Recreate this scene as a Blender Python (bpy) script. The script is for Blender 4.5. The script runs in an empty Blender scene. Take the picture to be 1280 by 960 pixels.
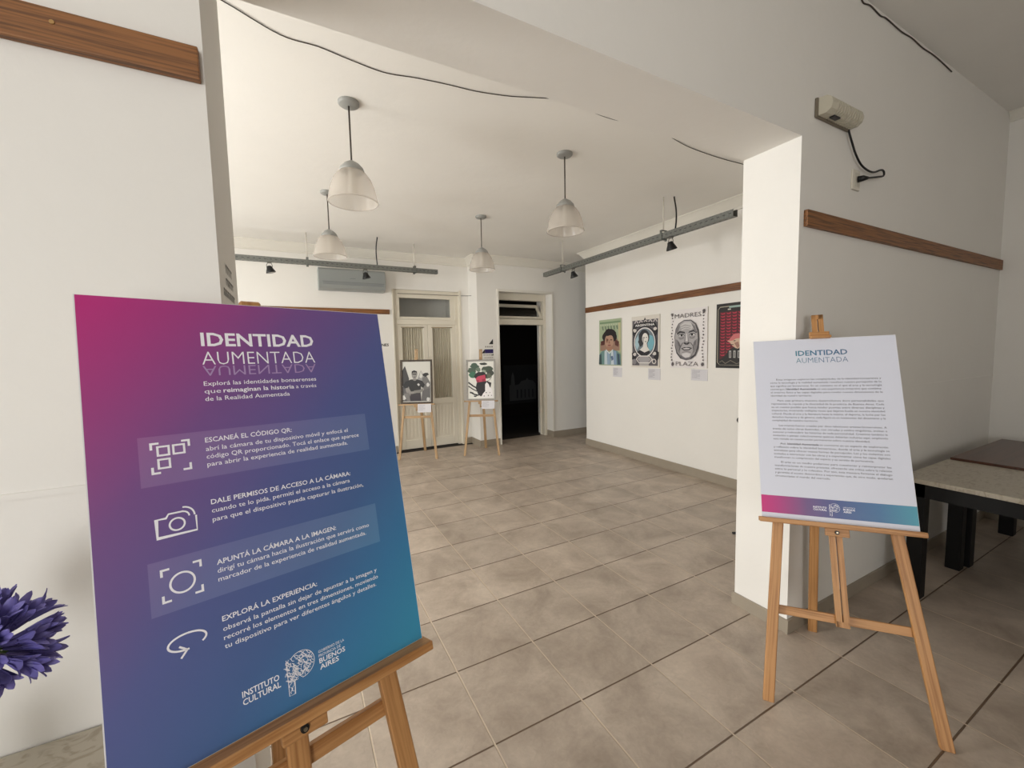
import bpy, bmesh, math, random
from mathutils import Vector, Matrix

random.seed(7)
SC = bpy.context.scene
COL = SC.collection
V = Vector

# ------------------------------------------------------------------ camera
cam_data = bpy.data.cameras.new('camera')
cam_data.sensor_width = 36.0
cam_data.lens = 514.35 / 1280 * 36.0
cam_data.clip_start = 0.05
cam = bpy.data.objects.new('camera', cam_data)
COL.objects.link(cam)
yaw, pit, roll = -0.4863, -0.0766, -0.0214
f = V((-math.sin(yaw) * math.cos(pit), math.cos(yaw) * math.cos(pit), math.sin(pit)))
r = V((math.cos(yaw), math.sin(yaw), 0))
u = r.cross(f)
r2 = r * math.cos(roll) + u * math.sin(roll)
u2 = u * math.cos(roll) - r * math.sin(roll)
cm = Matrix((r2, u2, -f)).transposed().to_4x4()
cm.translation = V((-0.6546, -1.4577, 1.6278))
cam.matrix_world = cm
SC.camera = cam

# ------------------------------------------------------------------ view, world, daylight
SC.view_settings.view_transform = 'Standard'
SC.view_settings.look = 'None'
SC.view_settings.gamma = 1.0
SC.view_settings.use_curve_mapping = False
SC.view_settings.exposure = 0.0

world = bpy.data.worlds.new('world')
SC.world = world
world.use_nodes = True
wb = world.node_tree.nodes['Background']
wb.inputs['Color'].default_value = (0.75, 0.87, 1.0, 1)
wb.inputs['Strength'].default_value = 1.2


def area(name, loc, direction, sx, sy, power, color=(1, 0.97, 0.92), spread=math.pi):
    d = bpy.data.lights.new(name, 'AREA')
    d.shape = 'RECTANGLE'
    d.size, d.size_y, d.energy, d.color = sx, sy, power, color
    d.spread = spread
    o = bpy.data.objects.new(name, d)
    COL.objects.link(o)
    o.location = loc
    o.rotation_euler = V(direction).to_track_quat('-Z', 'Y').to_euler()
    return o


# daylight through the windows of the left facade (both rooms) and the glazed front behind the camera
DAY = (1, 0.985, 0.965)
POWER = dict(gallery_near=152, gallery_far=90, front_near=22, front_back=79)
area('daylight_gallery_near', (-3.35, 1.45, 1.85), (1, 0, -0.22), 1.3, 1.9, POWER['gallery_near'], DAY)
area('daylight_gallery_far', (-3.35, 4.0, 1.85), (1, 0, -0.22), 1.3, 1.9, POWER['gallery_far'], DAY)
area('daylight_front_near', (-3.35, -1.2, 1.65), (1, 0.0, 0), 1.0, 2.1, POWER['front_near'], DAY)
area('daylight_front_back', (-2.15, -5.35, 1.7), (0, 1, 0.05), 1.4, 2.0, POWER['front_back'], DAY)


# ------------------------------------------------------------------ materials
def srgb(r, g=None, b=None):
    if g is None:
        r, g, b = r
    def c(x):
        x /= 255.0
        return x / 12.92 if x <= 0.04045 else ((x + 0.055) / 1.055) ** 2.4
    return (c(r), c(g), c(b), 1.0)


def new_mat(name):
    m = bpy.data.materials.new(name)
    m.use_nodes = True
    nt = m.node_tree
    return m, nt, nt.nodes['Principled BSDF'], nt.nodes, nt.links


_plain = {}


def plain(name, rgb, rough=0.6, metal=0.0, spec=0.5, noise=0.0, scale=20.0, bump=0.0):
    key = (name, rgb, rough, metal)
    if key in _plain:
        return _plain[key]
    m, nt, b, N, L = new_mat(name)
    col = srgb(rgb)
    b.inputs['Base Color'].default_value = col
    b.inputs['Roughness'].default_value = rough
    b.inputs['Metallic'].default_value = metal
    b.inputs['Specular IOR Level'].default_value = spec
    if noise or bump:
        tc = N.new('ShaderNodeTexCoord')
        n = N.new('ShaderNodeTexNoise')
        n.inputs['Scale'].default_value = scale
        n.inputs['Detail'].default_value = 5
        L.new(tc.outputs['Object'], n.inputs['Vector'])
        if noise:
            mp = N.new('ShaderNodeMapRange')
            mp.inputs[3].default_value = 1 - noise
            mp.inputs[4].default_value = 1 + noise
            L.new(n.outputs['Fac'], mp.inputs[0])
            hs = N.new('ShaderNodeHueSaturation')
            hs.inputs['Color'].default_value = col
            L.new(mp.outputs[0], hs.inputs['Value'])
            L.new(hs.outputs['Color'], b.inputs['Base Color'])
        if bump:
            bp = N.new('ShaderNodeBump')
            bp.inputs['Strength'].default_value = bump
            bp.inputs['Distance'].default_value = 0.01
            L.new(n.outputs['Fac'], bp.inputs['Height'])
            L.new(bp.outputs['Normal'], b.inputs['Normal'])
    _plain[key] = m
    return m


def wood(name, light, dark, axis, grain=1.0, rough=0.45):
    m, nt, b, N, L = new_mat(name)
    tc = N.new('ShaderNodeTexCoord')
    mp = N.new('ShaderNodeMapping')
    s = [34.0 * grain] * 3
    s['XYZ'.index(axis)] = 0.9 * grain
    mp.inputs['Scale'].default_value = s
    L.new(tc.outputs['Object'], mp.inputs['Vector'])
    n = N.new('ShaderNodeTexNoise')
    n.inputs['Scale'].default_value = 1.6
    n.inputs['Detail'].default_value = 6
    n.inputs['Distortion'].default_value = 0.15
    L.new(mp.outputs[0], n.inputs['Vector'])
    cr = N.new('ShaderNodeValToRGB')
    cr.color_ramp.elements[0].position = 0.36
    cr.color_ramp.elements[0].color = srgb(dark)
    cr.color_ramp.elements[1].position = 0.56
    cr.color_ramp.elements[1].color = srgb(light)
    L.new(n.outputs['Fac'], cr.inputs['Fac'])
    L.new(cr.outputs['Color'], b.inputs['Base Color'])
    b.inputs['Roughness'].default_value = rough
    bp = N.new('ShaderNodeBump')
    bp.inputs['Strength'].default_value = 0.12
    bp.inputs['Distance'].default_value = 0.003
    L.new(n.outputs['Fac'], bp.inputs['Height'])
    L.new(bp.outputs['Normal'], b.inputs['Normal'])
    return m


def paint(name, rgb, stain=0.03):
    m, nt, b, N, L = new_mat(name)
    tc = N.new('ShaderNodeTexCoord')
    n1 = N.new('ShaderNodeTexNoise')
    n1.inputs['Scale'].default_value = 1.7
    n1.inputs['Detail'].default_value = 6
    L.new(tc.outputs['Object'], n1.inputs['Vector'])
    mp = N.new('ShaderNodeMapRange')
    mp.inputs[3].default_value = 1 - stain
    mp.inputs[4].default_value = 1 + stain
    L.new(n1.outputs['Fac'], mp.inputs[0])
    hs = N.new('ShaderNodeHueSaturation')
    hs.inputs['Color'].default_value = srgb(rgb)
    L.new(mp.outputs[0], hs.inputs['Value'])
    L.new(hs.outputs['Color'], b.inputs['Base Color'])
    n2 = N.new('ShaderNodeTexNoise')
    n2.inputs['Scale'].default_value = 14
    n2.inputs['Detail'].default_value = 8
    L.new(tc.outputs['Object'], n2.inputs['Vector'])
    bp = N.new('ShaderNodeBump')
    bp.inputs['Strength'].default_value = 0.18
    bp.inputs['Distance'].default_value = 0.01
    L.new(n2.outputs['Fac'], bp.inputs['Height'])
    L.new(bp.outputs['Normal'], b.inputs['Normal'])
    b.inputs['Roughness'].default_value = 0.75
    b.inputs['Specular IOR Level'].default_value = 0.25
    return m


M_WALL = paint('white_wall_paint', (238, 235, 229))
M_CEIL = paint('white_ceiling_paint', (238, 235, 229), 0.04)
M_TRIM = plain('white_plaster_trim', (230, 226, 216), 0.65)
M_DOORP = plain('cream_door_paint', (226, 219, 203), 0.4, noise=0.03, scale=5)
M_DARKROOM = plain('dark_room_shade', (34, 29, 26), 0.95, 0, 0.1)  # near-black stands for the lack of light in that room
M_PINE_Z = wood('pine_upright', (190, 140, 88), (160, 110, 62), 'Z', 1.9)
M_PINE_X = wood('pine_crosswise', (190, 140, 88), (158, 108, 60), 'X', 1.9)
M_OLDPINE_Z = wood('worn_pine_upright', (186, 154, 114), (152, 120, 84), 'Z', 1.9)
M_OLDPINE_X = wood('worn_pine_crosswise', (186, 152, 110), (152, 118, 80), 'X', 1.9)
M_RAIL_X = wood('oak_rail_along_x', (146, 96, 52), (88, 55, 29), 'X', 2.6, 0.5)
M_RAIL_Y = wood('oak_rail_along_y', (128, 82, 44), (80, 48, 24), 'Y', 2.6, 0.5)
M_BLACK = plain('black_lacquer', (8, 8, 8), 0.5, 0.0, 0.3)
M_BLACKP = plain('black_plastic', (16, 16, 17), 0.45)
M_CABLE = plain('dark_cable', (66, 58, 50), 0.6)
M_WHITE = plain('white_board', (232, 232, 232), 0.55)
M_GALV = plain('galvanised_steel', (122, 124, 120), 0.42, 0.55, noise=0.5, scale=60)
M_GREYMETAL = plain('grey_enamel', (150, 150, 146), 0.4)
M_ROD = plain('white_rod', (214, 208, 196), 0.5)
M_BONE = plain('bone_plastic', (206, 200, 182), 0.45)
M_AC = plain('grey_air_conditioner', (146, 150, 148), 0.35)
M_ACD = plain('grey_air_conditioner_groove', (105, 108, 108), 0.5)


def tile_floor():
    m, nt, b, N, L = new_mat('ceramic_floor_tiles')
    tc = N.new('ShaderNodeTexCoord')
    br = N.new('ShaderNodeTexBrick')
    br.offset = 0.0
    br.squash = 1.0
    br.inputs['Scale'].default_value = 1.0
    br.inputs['Brick Width'].default_value = 0.45
    br.inputs['Row Height'].default_value = 0.45
    br.inputs['Mortar Size'].default_value = 0.0042
    br.inputs['Mortar Smooth'].default_value = 0.4
    br.inputs['Bias'].default_value = 0.0
    br.inputs['Color1'].default_value = (0, 0, 0, 1)
    br.inputs['Color2'].default_value = (1, 1, 1, 1)
    br.inputs['Mortar'].default_value = (0.5, 0.5, 0.5, 1)
    L.new(tc.outputs['Object'], br.inputs['Vector'])
    n1 = N.new('ShaderNodeTexNoise')
    n1.inputs['Scale'].default_value = 3.2
    n1.inputs['Detail'].default_value = 9
    n1.inputs['Roughness'].default_value = 0.62
    n1.inputs['Distortion'].default_value = 0.5
    L.new(tc.outputs['Object'], n1.inputs['Vector'])
    n2 = N.new('ShaderNodeTexNoise')
    n2.inputs['Scale'].default_value = 34
    n2.inputs['Detail'].default_value = 6
    n2.inputs['Distortion'].default_value = 1.2
    L.new(tc.outputs['Object'], n2.inputs['Vector'])
    # mottled stone colour
    cr = N.new('ShaderNodeValToRGB')
    e = cr.color_ramp.elements
    e[0].position, e[0].color = 0.30, srgb(156, 141, 126)
    e[1].position, e[1].color = 0.72, srgb(200, 185, 169)
    x = e.new(0.52)
    x.color = srgb(180, 165, 150)
    L.new(n1.outputs['Fac'], cr.inputs['Fac'])
    mp2 = N.new('ShaderNodeMapRange')
    mp2.inputs[3].default_value = 0.83
    mp2.inputs[4].default_value = 1.16
    L.new(n2.outputs['Fac'], mp2.inputs[0])
    mp3 = N.new('ShaderNodeMapRange')       # each tile a little lighter or darker
    mp3.inputs[3].default_value = 0.9
    mp3.inputs[4].default_value = 1.09
    L.new(br.outputs['Color'], mp3.inputs[0])
    mu = N.new('ShaderNodeMath')
    mu.operation = 'MULTIPLY'
    L.new(mp2.outputs[0], mu.inputs[0])
    L.new(mp3.outputs[0], mu.inputs[1])
    hs = N.new('ShaderNodeHueSaturation')
    L.new(cr.outputs['Color'], hs.inputs['Color'])
    L.new(mu.outputs[0], hs.inputs['Value'])
    mx = N.new('ShaderNodeMix')
    mx.data_type = 'RGBA'
    L.new(br.outputs['Fac'], mx.inputs['Factor'])
    L.new(hs.outputs['Color'], mx.inputs['A'])
    # joints running into the room are pale, the crosswise ones are brown
    sx = N.new('ShaderNodeSeparateXYZ')
    L.new(tc.outputs['Object'], sx.inputs[0])
    prev = sx.outputs['X']
    for op, val in (('MULTIPLY', 1 / .45), ('ADD', 100.5), ('FRACT', None), ('SUBTRACT', .5), ('ABSOLUTE', None), ('LESS_THAN', .0095)):
        q = N.new('ShaderNodeMath')
        q.operation = op
        L.new(prev, q.inputs[0])
        if val is not None:
            q.inputs[1].default_value = val
        prev = q.outputs[0]
    jc = N.new('ShaderNodeMix')
    jc.data_type = 'RGBA'
    L.new(prev, jc.inputs['Factor'])
    jc.inputs['A'].default_value = srgb(104, 84, 66)
    jc.inputs['B'].default_value = srgb(206, 188, 166)
    L.new(jc.outputs['Result'], mx.inputs['B'])
    L.new(mx.outputs['Result'], b.inputs['Base Color'])
    rr = N.new('ShaderNodeMapRange')
    rr.inputs[3].default_value = 0.3
    rr.inputs[4].default_value = 0.48
    L.new(n2.outputs['Fac'], rr.inputs[0])
    L.new(rr.outputs[0], b.inputs['Roughness'])
    inv = N.new('ShaderNodeMath')
    inv.operation = 'MULTIPLY_ADD'
    inv.inputs[1].default_value = -1.0
    inv.inputs[2].default_value = 1.0
    L.new(br.outputs['Fac'], inv.inputs[0])
    ad = N.new('ShaderNodeMath')
    ad.operation = 'MULTIPLY_ADD'
    ad.inputs[1].default_value = 0.12
    L.new(n2.outputs['Fac'], ad.inputs[0])
    L.new(inv.outputs[0], ad.inputs[2])
    bp = N.new('ShaderNodeBump')
    bp.inputs['Strength'].default_value = 0.9
    bp.inputs['Distance'].default_value = 0.006
    L.new(ad.outputs[0], bp.inputs['Height'])
    L.new(bp.outputs['Normal'], b.inputs['Normal'])
    return m


def stone(name, base, vein, scale=5.0, rough=0.3):
    m, nt, b, N, L = new_mat(name)
    tc = N.new('ShaderNodeTexCoord')
    mp = N.new('ShaderNodeMapping')
    mp.inputs['Scale'].default_value = (1, 2.2, 1)
    mp.inputs['Rotation'].default_value = (0, 0, 0.6)
    L.new(tc.outputs['Object'], mp.inputs['Vector'])
    n = N.new('ShaderNodeTexNoise')
    n.inputs['Scale'].default_value = scale
    n.inputs['Detail'].default_value = 8
    n.inputs['Distortion'].default_value = 1.6
    L.new(mp.outputs[0], n.inputs['Vector'])
    cr = N.new('ShaderNodeValToRGB')
    cr.color_ramp.elements[0].position = 0.36
    cr.color_ramp.elements[0].color = srgb(vein)
    cr.color_ramp.elements[1].position = 0.5
    cr.color_ramp.elements[1].color = srgb(base)
    L.new(n.outputs['Fac'], cr.inputs['Fac'])
    L.new(cr.outputs['Color'], b.inputs['Base Color'])
    b.inputs['Roughness'].default_value = rough
    return m


def gradient(name, stops, kx, kz, off):
    """printed colour run: fac = kx*x + kz*z + off in the board's own coordinates"""
    m, nt, b, N, L = new_mat(name)
    tc = N.new('ShaderNodeTexCoord')
    sp = N.new('ShaderNodeSeparateXYZ')
    L.new(tc.outputs['Object'], sp.inputs[0])
    a = N.new('ShaderNodeMath')
    a.operation = 'MULTIPLY_ADD'
    a.inputs[1].default_value = kx
    a.inputs[2].default_value = off
    L.new(sp.outputs['X'], a.inputs[0])
    c = N.new('ShaderNodeMath')
    c.operation = 'MULTIPLY_ADD'
    c.inputs[1].default_value = kz
    L.new(sp.outputs['Z'], c.inputs[0])
    L.new(a.outputs[0], c.inputs[2])
    cr = N.new('ShaderNodeValToRGB')
    e = cr.color_ramp.elements
    e[0].position, e[0].color = stops[0][0], srgb(stops[0][1])
    e[1].position, e[1].color = stops[-1][0], srgb(stops[-1][1])
    for p, cc in stops[1:-1]:
        x = e.new(p)
        x.color = srgb(cc)
    L.new(c.outputs[0], cr.inputs['Fac'])
    L.new(cr.outputs['Color'], b.inputs['Base Color'])
    b.inputs['Roughness'].default_value = 0.42
    return m


def glass_mix(name, rgb, transp, rough=0.15, transl=0.4):
    m = bpy.data.materials.new(name)
    m.use_nodes = True
    nt = m.node_tree
    N, L = nt.nodes, nt.links
    out = N['Material Output']
    b = N['Principled BSDF']
    b.inputs['Base Color'].default_value = srgb(rgb)
    b.inputs['Roughness'].default_value = rough
    tl = N.new('ShaderNodeBsdfTranslucent')
    tl.inputs['Color'].default_value = srgb(rgb)
    tr = N.new('ShaderNodeBsdfTransparent')
    m1 = N.new('ShaderNodeMixShader')
    m1.inputs[0].default_value = transl
    L.new(b.outputs[0], m1.inputs[1])
    L.new(tl.outputs[0], m1.inputs[2])
    m2 = N.new('ShaderNodeMixShader')
    m2.inputs[0].default_value = transp
    L.new(m1.outputs[0], m2.inputs[1])
    L.new(tr.outputs[0], m2.inputs[2])
    L.new(m2.outputs[0], out.inputs['Surface'])
    return m


def pane_mat(name, rgb=(30, 30, 30)):
    m = bpy.data.materials.new(name)
    m.use_nodes = True
    nt = m.node_tree
    N, L = nt.nodes, nt.links
    out = N['Material Output']
    tr = N.new('ShaderNodeBsdfTransparent')
    tr.inputs['Color'].default_value = (0.97, 0.975, 0.97, 1)
    gl = N.new('ShaderNodeBsdfGlossy')
    gl.inputs['Roughness'].default_value = 0.02
    fr = N.new('ShaderNodeFresnel')
    fr.inputs['IOR'].default_value = 1.6
    mx = N.new('ShaderNodeMixShader')
    ge = N.new('ShaderNodeNewGeometry')
    iv = N.new('ShaderNodeMath')
    iv.operation = 'SUBTRACT'
    iv.inputs[0].default_value = 1.0
    L.new(ge.outputs['Backfacing'], iv.inputs[1])
    mu = N.new('ShaderNodeMath')
    mu.operation = 'MULTIPLY'
    L.new(fr.outputs[0], mu.inputs[0])
    L.new(iv.outputs[0], mu.inputs[1])
    L.new(mu.outputs[0], mx.inputs[0])
    L.new(tr.outputs[0], mx.inputs[1])
    L.new(gl.outputs[0], mx.inputs[2])
    L.new(mx.outputs[0], out.inputs['Surface'])
    return m


M_FLOOR = tile_floor()
M_SKIRT = plain('ceramic_skirting', (158, 147, 131), 0.4, noise=0.08, scale=9)
M_MARBLE = stone('pale_marble_top', (186, 177, 160), (164, 152, 133), 15.0)
M_BROWN = wood('dark_brown_table_top', (88, 55, 42), (68, 42, 33), 'X', 0.6, 0.3)
M_GLASS_SHADE = glass_mix('ribbed_pressed_glass', (214, 206, 196), 0.36, 0.12, 0.35)
M_PANE = pane_mat('window_glass')
M_CURTAIN = glass_mix('sheer_curtain_cloth', (236, 226, 206), 0.05, 0.9, 0.2)


# ------------------------------------------------------------------ mesh helpers
class MB:
    """collects shapes, then links them as ONE mesh object"""

    def __init__(self):
        self.bm = bmesh.new()
        self.mi = 0

    def face(self, pts):
        vs = [self.bm.verts.new(V(p)) for p in pts]
        fc = self.bm.faces.new(vs)
        fc.material_index = self.mi
        return fc

    def hexa(self, p):
        """8 points: bottom ring 0-3, top ring 4-7"""
        vs = [self.bm.verts.new(V(q)) for q in p]
        for idx in ((3, 2, 1, 0), (4, 5, 6, 7), (0, 1, 5, 4), (1, 2, 6, 5), (2, 3, 7, 6), (3, 0, 4, 7)):
            fc = self.bm.faces.new([vs[i] for i in idx])
            fc.material_index = self.mi
        return vs

    def box(self, x0, x1, y0, y1, z0, z1):
        return self.hexa([(x0, y0, z0), (x1, y0, z0), (x1, y1, z0), (x0, y1, z0),
                          (x0, y0, z1), (x1, y0, z1), (x1, y1, z1), (x0, y1, z1)])

    def obox(self, c, ax, ay, az, sx, sy, sz):
        """box about c with axes ax, ay, az and full sizes"""
        c, ax, ay, az = V(c), V(ax).normalized() * sx / 2, V(ay).normalized() * sy / 2, V(az).normalized() * sz / 2
        q = []
        for k in (-1, 1):
            for i, j in ((-1, -1), (1, -1), (1, 1), (-1, 1)):
                q.append(c + ax * i + ay * j + az * k)
        return self.hexa(q)

    def beam(self, a, b, side, wd, th, floor_cut=False):
        """square bar from a to b; wd across 'side', th across the third axis"""
        a, b = V(a), V(b)
        d = (b - a).normalized()
        s = V(side)
        s = (s - d * s.dot(d)).normalized()
        t = d.cross(s).normalized()
        q = []
        for e in (a, b):
            for i, j in ((-1, -1), (1, -1), (1, 1), (-1, 1)):
                p = e + s * (i * wd / 2) + t * (j * th / 2)
                if floor_cut and e is a:
                    p = p - d * (p.z / d.z)
                q.append(p)
        return self.hexa(q)

    def prism(self, poly, off):
        """extrude a planar polygon of 3-D points by the vector off"""
        off = V(off)
        n = len(poly)
        a = [self.bm.verts.new(V(p)) for p in poly]
        b = [self.bm.verts.new(V(p) + off) for p in poly]
        fs = [self.bm.faces.new(list(reversed(a))), self.bm.faces.new(b)]
        for i in range(n):
            fs.append(self.bm.faces.new([a[i], a[(i + 1) % n], b[(i + 1) % n], b[i]]))
        for q in fs:
            q.material_index = self.mi

    def tube(self, pts, rad, seg=10, caps=True):
        pts = [V(p) for p in pts]
        rads = rad if isinstance(rad, (list, tuple)) else [rad] * len(pts)
        rings = []
        prev = None
        for i, p in enumerate(pts):
            d = (pts[min(i + 1, len(pts) - 1)] - pts[max(i - 1, 0)]).normalized()
            if prev is None:
                s = d.orthogonal().normalized()
            else:
                s = (prev - d * prev.dot(d)).normalized()
            prev = s
            t = d.cross(s)
            rings.append([self.bm.verts.new(p + (s * math.cos(2 * math.pi * k / seg) + t * math.sin(2 * math.pi * k / seg)) * rads[i]) for k in range(seg)])
        for i in range(len(rings) - 1):
            for k in range(seg):
                fc = self.bm.faces.new([rings[i][k], rings[i][(k + 1) % seg], rings[i + 1][(k + 1) % seg], rings[i + 1][k]])
                fc.material_index = self.mi
                fc.smooth = True
        if caps:
            for rg in (list(reversed(rings[0])), rings[-1]):
                fc = self.bm.faces.new(rg)
                fc.material_index = self.mi

    def lathe(self, prof, cx, cy, seg=40, rib=0.0):
        """prof: list of (radius, z) revolved about the vertical through cx, cy"""
        rings = []
        for rr, z in prof:
            ring = []
            for k in range(seg):
                a = 2 * math.pi * k / seg
                q = rr * (1 + (rib if k % 2 else -rib))
                ring.append(self.bm.verts.new((cx + q * math.cos(a), cy + q * math.sin(a), z)))
            rings.append(ring)
        for i in range(len(rings) - 1):
            for k in range(seg):
                fc = self.bm.faces.new([rings[i][k], rings[i][(k + 1) % seg], rings[i + 1][(k + 1) % seg], rings[i + 1][k]])
                fc.material_index = self.mi
                fc.smooth = True
        return rings

    def cap(self, ring):
        fc = self.bm.faces.new(ring)
        fc.material_index = self.mi

    def bevel(self, w, seg=2):
        bmesh.ops.bevel(self.bm, geom=list(self.bm.edges), offset=w, segments=seg, affect='EDGES', profile=0.5)

    def build(self, name, mats, parent=None, normals=True, frame=None):
        if normals:
            bmesh.ops.recalc_face_normals(self.bm, faces=self.bm.faces)
        me = bpy.data.meshes.new(name)
        if frame is not None:
            self.bm.transform(frame.inverted())
        elif parent is not None:
            self.bm.transform(PM[parent.name].inverted())
        self.bm.to_mesh(me)
        self.bm.free()
        for m in (mats if isinstance(mats, (list, tuple)) else [mats]):
            me.materials.append(m)
        o = bpy.data.objects.new(name, me)
        COL.objects.link(o)
        if parent is not None:
            o.parent = parent
            PM[o.name] = PM[parent.name]     # a sub-part lives in its thing's frame
            if frame is not None:
                o.matrix_basis = PM[parent.name].inverted() @ frame
                PM[o.name] = frame.copy()
        else:
            PM[o.name] = Matrix.Identity(4)
        return o


PM = {}


def tag(o, label, cat, group=None):
    o['label'] = label
    o['category'] = cat
    if group:
        o['group'] = group
    return o


def thing(name, label, cat, loc=(0, 0, 0), rotz=0.0, group=None, mat=None):
    o = bpy.data.objects.new(name, None)
    o.empty_display_size = 0.1
    COL.objects.link(o)
    M = mat if mat is not None else Matrix.Translation(V(loc)) @ Matrix.Rotation(rotz, 4, 'Z')
    o.matrix_world = M
    PM[o.name] = M.copy()
    return tag(o, label, cat, group)


def struct(o):
    o['kind'] = 'structure'
    return o


def boxes(name, mats, rects, parent=None, bev=0.0):
    m = MB()
    for q in rects:
        m.box(*q)
    if bev:
        m.bevel(bev)
    return m.build(name, mats, parent)


def along(a, b, side, shift=0.0):
    """frame whose z runs from a to b, so that wood grain follows the bar"""
    a, b = V(a), V(b)
    z = (b - a).normalized()
    x = V(side)
    x = (x - z * x.dot(z)).normalized()
    M = Matrix((x, z.cross(x), z)).transposed().to_4x4()
    M.translation = a - z * shift
    return M


def copy_tree(o, parent=None):
    c = o.copy()
    COL.objects.link(c)
    if parent is not None:
        c.parent = parent
    for ch in list(o.children):
        copy_tree(ch, c)
    return c


# ---- flat printing on a board: position (a across, b down) on a plane
class Sheet:
    def __init__(self, o, w, d, n):
        self.o, self.w, self.d, self.n = V(o), V(w).normalized(), V(d).normalized(), V(n).normalized()

    def at(self, a, b, off=0.0):
        return self.o + self.w * a + self.d * b + self.n * off


def text_into(mb, sheet, s, a, b, width=None, size=None, cap=None, bold=0.0, off=0.0008, flip=1.0, align='L', shear=0.0):
    """printed line of writing: left end a, baseline b, fitted to width (and cap height)"""
    cu = bpy.data.curves.new('lettering_curve', 'FONT')
    cu.body = s
    cu.size = 1.0
    cu.offset = bold
    cu.resolution_u = 2
    cu.fill_mode = 'FRONT'
    ob = bpy.data.objects.new('lettering_curve', cu)
    COL.objects.link(ob)
    dg = bpy.context.evaluated_depsgraph_get()
    me = bpy.data.meshes.new_from_object(ob.evaluated_get(dg))
    bpy.data.objects.remove(ob)
    bpy.data.curves.remove(cu)
    if not me.vertices:
        return
    x0 = min(v.co.x for v in me.vertices)
    x1 = max(v.co.x for v in me.vertices)
    sy = (cap / 0.727) if cap else size
    sx = width / (x1 - x0) if width else sy
    if not sy:
        sy = sx
    sh = {'L': 0, 'C': -(x1 - x0) / 2, 'R': -(x1 - x0)}[align]
    vs = [mb.bm.verts.new(sheet.at(a + (v.co.x - x0 + sh) * sx + shear * v.co.y * sy, b - v.co.y * sy * flip, off)) for v in me.vertices]
    for p in me.polygons:
        try:
            fc = mb.bm.faces.new([vs[i] for i in p.vertices])
            fc.material_index = mb.mi
        except ValueError:
            pass
    bpy.data.meshes.remove(me)


def flat(mb, sheet, pts, off):
    mb.face([sheet.at(a, b, off) for a, b in pts])


def stroke(mb, sheet, pts, wd, off, closed=False):
    """flat line of constant width along pts"""
    n = len(pts)
    L, R = [], []
    for i in range(n):
        if closed:
            p0, p1 = pts[i - 1], pts[(i + 1) % n]
        else:
            p0, p1 = pts[max(i - 1, 0)], pts[min(i + 1, n - 1)]
        dx, dy = p1[0] - p0[0], p1[1] - p0[1]
        l = math.hypot(dx, dy) or 1
        nx, ny = -dy / l * wd / 2, dx / l * wd / 2
        k = 1.0
        if 0 < i < n - 1 or closed:
            q = pts[i]
            e0 = (q[0] - p0[0], q[1] - p0[1])
            l0 = math.hypot(*e0) or 1
            cs = abs((e0[0] * dx + e0[1] * dy) / (l0 * l))
            k = 1 / max(cs, 0.5)
        L.append((pts[i][0] + nx * k, pts[i][1] + ny * k))
        R.append((pts[i][0] - nx * k, pts[i][1] - ny * k))
    lv = [mb.bm.verts.new(sheet.at(*q, off)) for q in L]
    rv = [mb.bm.verts.new(sheet.at(*q, off)) for q in R]
    for i in range(n if closed else n - 1):
        j = (i + 1) % n
        fc = mb.bm.faces.new([lv[i], lv[j], rv[j], rv[i]])
        fc.material_index = mb.mi


def ell(cx, cy, rx, ry, n=24, a0=0.0, a1=2 * math.pi):
    full = abs(a1 - a0 - 2 * math.pi) < 1e-6
    return [(cx + rx * math.cos(a0 + (a1 - a0) * k / (n if full else n - 1)), cy + ry * math.sin(a0 + (a1 - a0) * k / (n if full else n - 1))) for k in range(n)]


# ------------------------------------------------------------------ room shell
YP, YB = -0.204, 0.11           # faces of the partition
XL, XR = -0.805, 1.744          # its opening
ZH = 2.72                       # underside of its header
XG = 3.77                       # right wall of the gallery
YA, YN = 5.42, 5.03             # back wall: recessed left stretch, nearer right stretch
XS = 2.14                       # step between the two
ZC, ZF = 3.27, 3.60             # ceilings
WX = -3.1                       # facade on the left

m = MB()
m.box(-3.6, 6.2, -5.6, 8.2, -0.06, 0.0)
struct(m.build('floor', M_FLOOR))

m = MB()
m.prism([(WX - .2, YP, 0), (XL, YP, 0), (XL, YP, ZH), (XR, YP, ZH), (XR, YP, 0), (5.0, YP, 0), (5.0, YP, ZF + .1), (WX - .2, YP, ZF + .1)], (0, YB - YP, 0))
m.box(WX - .2, XL, YB, .18, 0, ZC)
struct(m.build('wall_partition', M_WALL))

# ceilings
struct(boxes('ceiling_gallery', M_CEIL, [(WX - .2, 6.2, YB, YA + .3, ZC, ZC + .1)]))
struct(boxes('ceiling_front', M_CEIL, [(WX - .2, 5.2, -5.5, YP, ZF, ZF + .1)]))


def wall_with_holes_x(name, x0, x1, y0, y1, z1, holes):
    """wall slab across x0..x1, along y, with rectangular window holes (ya, yb, za, zb)"""
    m = MB()
    ys = sorted(set([y0, y1] + [h[0] for h in holes] + [h[1] for h in holes]))
    for a, b in zip(ys[:-1], ys[1:]):
        hs = [h for h in holes if h[0] <= a and h[1] >= b]
        if hs:
            h = hs[0]
            if h[2] > 0:
                m.box(x0, x1, a, b, 0, h[2])
            m.box(x0, x1, a, b, h[3], z1)
        else:
            m.box(x0, x1, a, b, 0, z1)
    return struct(m.build(name, M_WALL))


HG = [(0.8, 2.1, 0.8, 2.7), (3.35, 4.65, 0.8, 2.7)]
HF = [(-1.7, -0.7, 0.6, 2.7)]
wall_with_holes_x('wall_left_gallery', WX - .2, WX, YB, YA, ZC, HG)
wall_with_holes_x('wall_left_front', WX - .2, WX, -5.5, YP, ZF, HF)
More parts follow.
